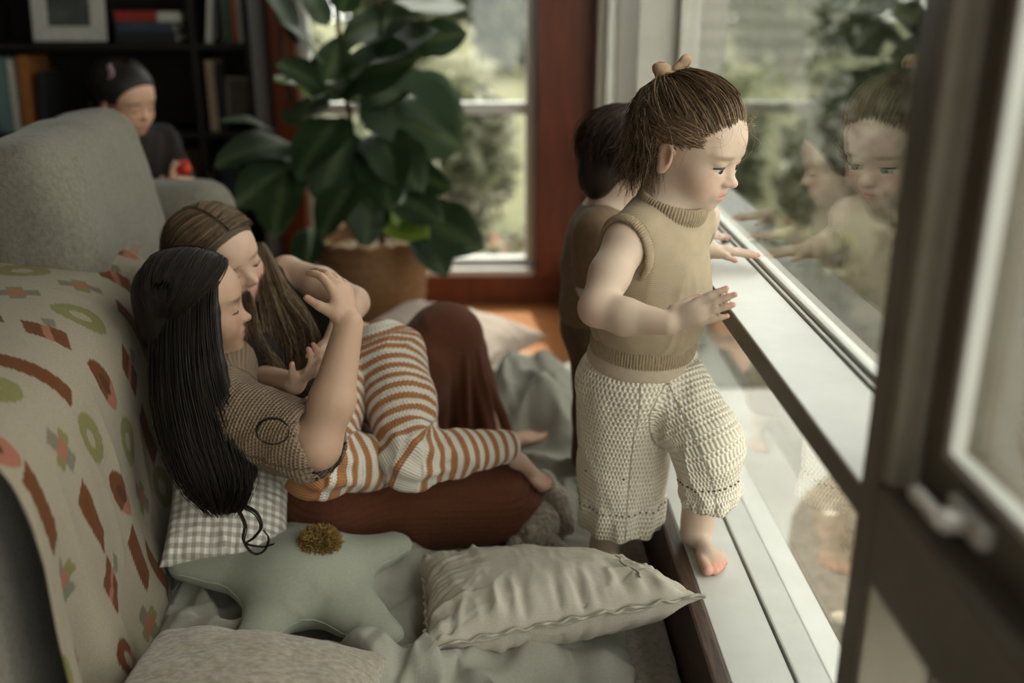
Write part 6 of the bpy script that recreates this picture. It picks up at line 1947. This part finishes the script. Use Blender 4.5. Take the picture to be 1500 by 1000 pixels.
Q += [(rows * n + j, rows * n + (j + 1) % n, nb + (j + 1) % n, nb + j) for j in range(n)]
Q += [(nb + i * n + j, nb + i * n + (j + 1) % n, nb + (i + 1) * n + (j + 1) % n, nb + (i + 1) * n + j) for i in range(7) for j in range(n)]
bk = mesh_obj('basket', V, Q, M_BASKET, pl)
ta = np.linspace(0, 2 * math.pi, 73)
Vr, Qr = tubes(np.stack([-0.40 + 0.179 * np.cos(ta), 3.22 + 0.179 * np.sin(ta), 0.394 + 0.004 * np.sin(ta * 18)], -1)[None], 0.012, 8, 1.0)
mesh_obj('rim', Vr, Qr, M_BASKET, bk)
Vs, Qs = surface([EL((-0.40, 3.22, 0.345), (0.169, 0.169, 0.018), None, 0.001)], 0.008, 1)
Vs = Vs + A(0, 0, 1) * (0.006 * fbm(Vs * 60, 2, 5))[:, None]
mesh_obj('soil', Vs, Qs, M_BARK, pl)
inner = []
st = [[(-0.43, 3.22, 0.34), (-0.44, 3.24, 0.62), (-0.47, 3.25, 0.95), (-0.50, 3.26, 1.45)],
      [(-0.37, 3.22, 0.34), (-0.35, 3.20, 0.60), (-0.33, 3.20, 0.90), (-0.36, 3.22, 1.40)],
      [(-0.41, 3.20, 0.34), (-0.52, 3.18, 0.55), (-0.62, 3.20, 0.80), (-0.66, 3.24, 1.20)]]
M_STEM = fabric('fig stem', (0.11, 0.075, 0.045), None, scale=40, sheen=0)
for g in st:
    Vt, Qt = tubes(catmull(np.array([g]), 24), 0.011, 7, 0.5)
    mesh_obj('stem', Vt, Qt, M_STEM, pl)
# one leaf mesh, shared: broad violin shape with a sunken midrib and wavy rim
def leaf_mesh():
    nu, nv2 = 11, 7
    V = []
    for i in range(nu):
        u = i / (nu - 1)
        w = 0.5 * (math.sin(math.pi * u ** 0.62) ** 0.7) * (0.72 + 0.34 * u) * (1 - 0.16 * math.exp(-((u - 0.38) / 0.13) ** 2))
        if u > 0.999 or u < 0.001: w = 0.004
        for j in range(nv2):
            v = 2 * j / (nv2 - 1) - 1
            V.append((u, v * w * 0.86, 0.10 * abs(v) * w + 0.035 * math.sin(u * 9 + 2 * v) * abs(v) - 0.22 * u * u))
    me = bpy.data.meshes.new('fig_leaf')
    me.from_pydata(V, [], [tuple(q) for q in grid_quads(nu, nv2).tolist()])
    for p in me.polygons: p.use_smooth = True
    a = me.color_attributes.new('Col', 'FLOAT_COLOR', 'POINT')
    for i in range(len(V)): a.data[i].color = (0.020, 0.038, 0.014, 1) if abs(V[i][1]) > 0.012 else (0.06, 0.085, 0.035, 1)
    return me
LM = leaf_mesh()
LM.materials.append(leaf_mat('fig leaf', None, 0.22))
LM2 = LM.copy(); LM2.materials.clear(); LM2.materials.append(LM.materials[0])
for d_ in LM2.color_attributes['Col'].data: d_.color = (0.16, 0.24, 0.03, 1)
def leaf(base, tip, twist=0.0, young=False, par=None):
    b, t = Vector(base), Vector(tip)
    x = (t - b); L_ = x.length; x.normalize()
    n0 = Vector((0.1, -0.55, 0.8))
    y = n0.cross(x).normalized(); z = x.cross(y)
    R = Matrix((x, y, z)).transposed().to_4x4()
    o = bpy.data.objects.new('leaf', LM2 if young else LM)
    o.matrix_basis = Matrix.Translation(b) @ R @ Matrix.Rotation(twist, 4, 'X') @ Matrix.Diagonal((L_, L_, L_, 1))
    return link(o, par or pl)
for (b_, t_, tw, yo) in (
    ((-0.465, 3.220, 1.014), (-0.261, 3.100, 1.125), 0.2, 0),
    ((-0.426, 3.200, 0.913), (-0.199, 3.050, 1.097), -0.2, 0),
    ((-0.502, 3.200, 1.055), (-0.574, 3.200, 1.211), 0.4, 0),
    ((-0.339, 3.250, 1.093), (-0.083, 3.200, 1.163), -0.3, 0),
    ((-0.532, 3.220, 0.953), (-0.602, 3.100, 1.115), 0.3, 0),
    ((-0.469, 3.200, 0.892), (-0.257, 3.000, 1.005), 0.5, 0),
    ((-0.514, 3.200, 0.851), (-0.593, 3.050, 0.973), -0.4, 0),
    ((-0.576, 3.250, 0.846), (-0.632, 3.100, 0.941), 0.2, 1),
    ((-0.399, 3.150, 0.896), (-0.069, 3.200, 0.691), 0.6, 0),
    ((-0.342, 3.200, 0.882), (-0.047, 3.300, 0.797), 0.3, 0),
    ((-0.388, 3.200, 0.809), (-0.250, 3.100, 0.880), -0.3, 0),
    ((-0.472, 3.180, 0.790), (-0.592, 2.980, 0.674), 0.2, 0),
    ((-0.453, 3.180, 0.748), (-0.521, 3.000, 0.568), -0.2, 0),
    ((-0.378, 3.180, 0.748), (-0.218, 2.980, 0.632), 0.1, 0),
    ((-0.346, 3.180, 0.748), (-0.330, 2.950, 0.577), 0.4, 0),
    ((-0.671, 3.100, 0.759), (-0.784, 3.000, 0.832), 0.5, 0),
    ((-0.621, 3.150, 0.711), (-0.801, 2.950, 0.730), 0.2, 0),
    ((-0.604, 3.150, 0.647), (-0.754, 2.950, 0.589), -0.3, 0),
    ((-0.639, 3.100, 0.634), (-0.660, 2.900, 0.507), 0.2, 0),
    ((-0.429, 3.100, 0.612), (-0.523, 2.920, 0.502), 0.3, 0),
    ((-0.387, 3.100, 0.590), (-0.376, 2.950, 0.452), -0.2, 0),
    ((-0.324, 3.100, 0.569), (-0.168, 2.950, 0.535), 0.2, 0),
    ((-0.286, 3.120, 0.499), (-0.046, 2.950, 0.451), 0.3, 0),
    ((-0.264, 3.120, 0.499), (-0.131, 2.950, 0.366), -0.3, 0),
    ((-0.350, 3.120, 0.522), (-0.221, 2.950, 0.483), 0.5, 1),
    ((-0.545, 3.250, 0.825), (-0.462, 3.200, 1.015), 0.8, 0),
    ((-0.253, 3.200, 1.014), (-0.083, 3.150, 1.036), 1.0, 0),
    ((-0.458, 3.200, 1.094), (-0.408, 3.200, 1.250), 0.0, 0),
    ((-0.588, 3.200, 1.015), (-0.636, 3.100, 1.191), 0.2, 0),
    ((-0.546, 3.200, 0.682), (-0.426, 3.050, 0.536), 0.3, 0),
    ((-0.415, 3.250, 0.825), (-0.493, 3.100, 0.941), 0.9, 0),
    ((-0.283, 3.150, 0.646), (-0.151, 3.050, 0.578), 1.1, 0),
    ((-0.584, 3.200, 0.767), (-0.549, 3.000, 0.909), 0.3, 0),
    ((-0.566, 3.100, 0.461), (-0.588, 2.950, 0.368), 0.3, 0),
):
    leaf(b_, t_, tw, bool(yo))

# small green beetle on the window ledge
btl = tag(empty('beetle', (0.455, 1.905, 0.69)), 'tiny dark green beetle on the white window ledge', 'insect')
M_BTL = plain('beetle shell', (0.045, 0.05, 0.02), 0.35)
Vb_, Qb_ = surface([EL((0.455, 1.905, 0.6945), (0.0075, 0.0052, 0.0035), rot_z(0.3), 0.001), EL((0.4625, 1.907, 0.6935), (0.003, 0.0032, 0.0024), None, 0.001)], 0.0009, 1)
mesh_obj('shell', Vb_, Qb_, M_BTL, btl)
lg = []
for sx_ in (-0.004, 0.0, 0.004):
    for sy_ in (-1, 1):
        b0 = A(0.455 + sx_, 1.905 + sy_ * 0.004, 0.694)
        lg.append(np.stack([b0, b0 + A(sx_ * 0.3, sy_ * 0.003, 0.001), b0 + A(sx_ * 0.6, sy_ * 0.006, -0.0036)]))
for g_ in lg:
    Vl, Ql = tubes(g_[None], 0.0005, 4, 0.8)
    mesh_obj('leg', Vl, Ql, M_BTL, btl)
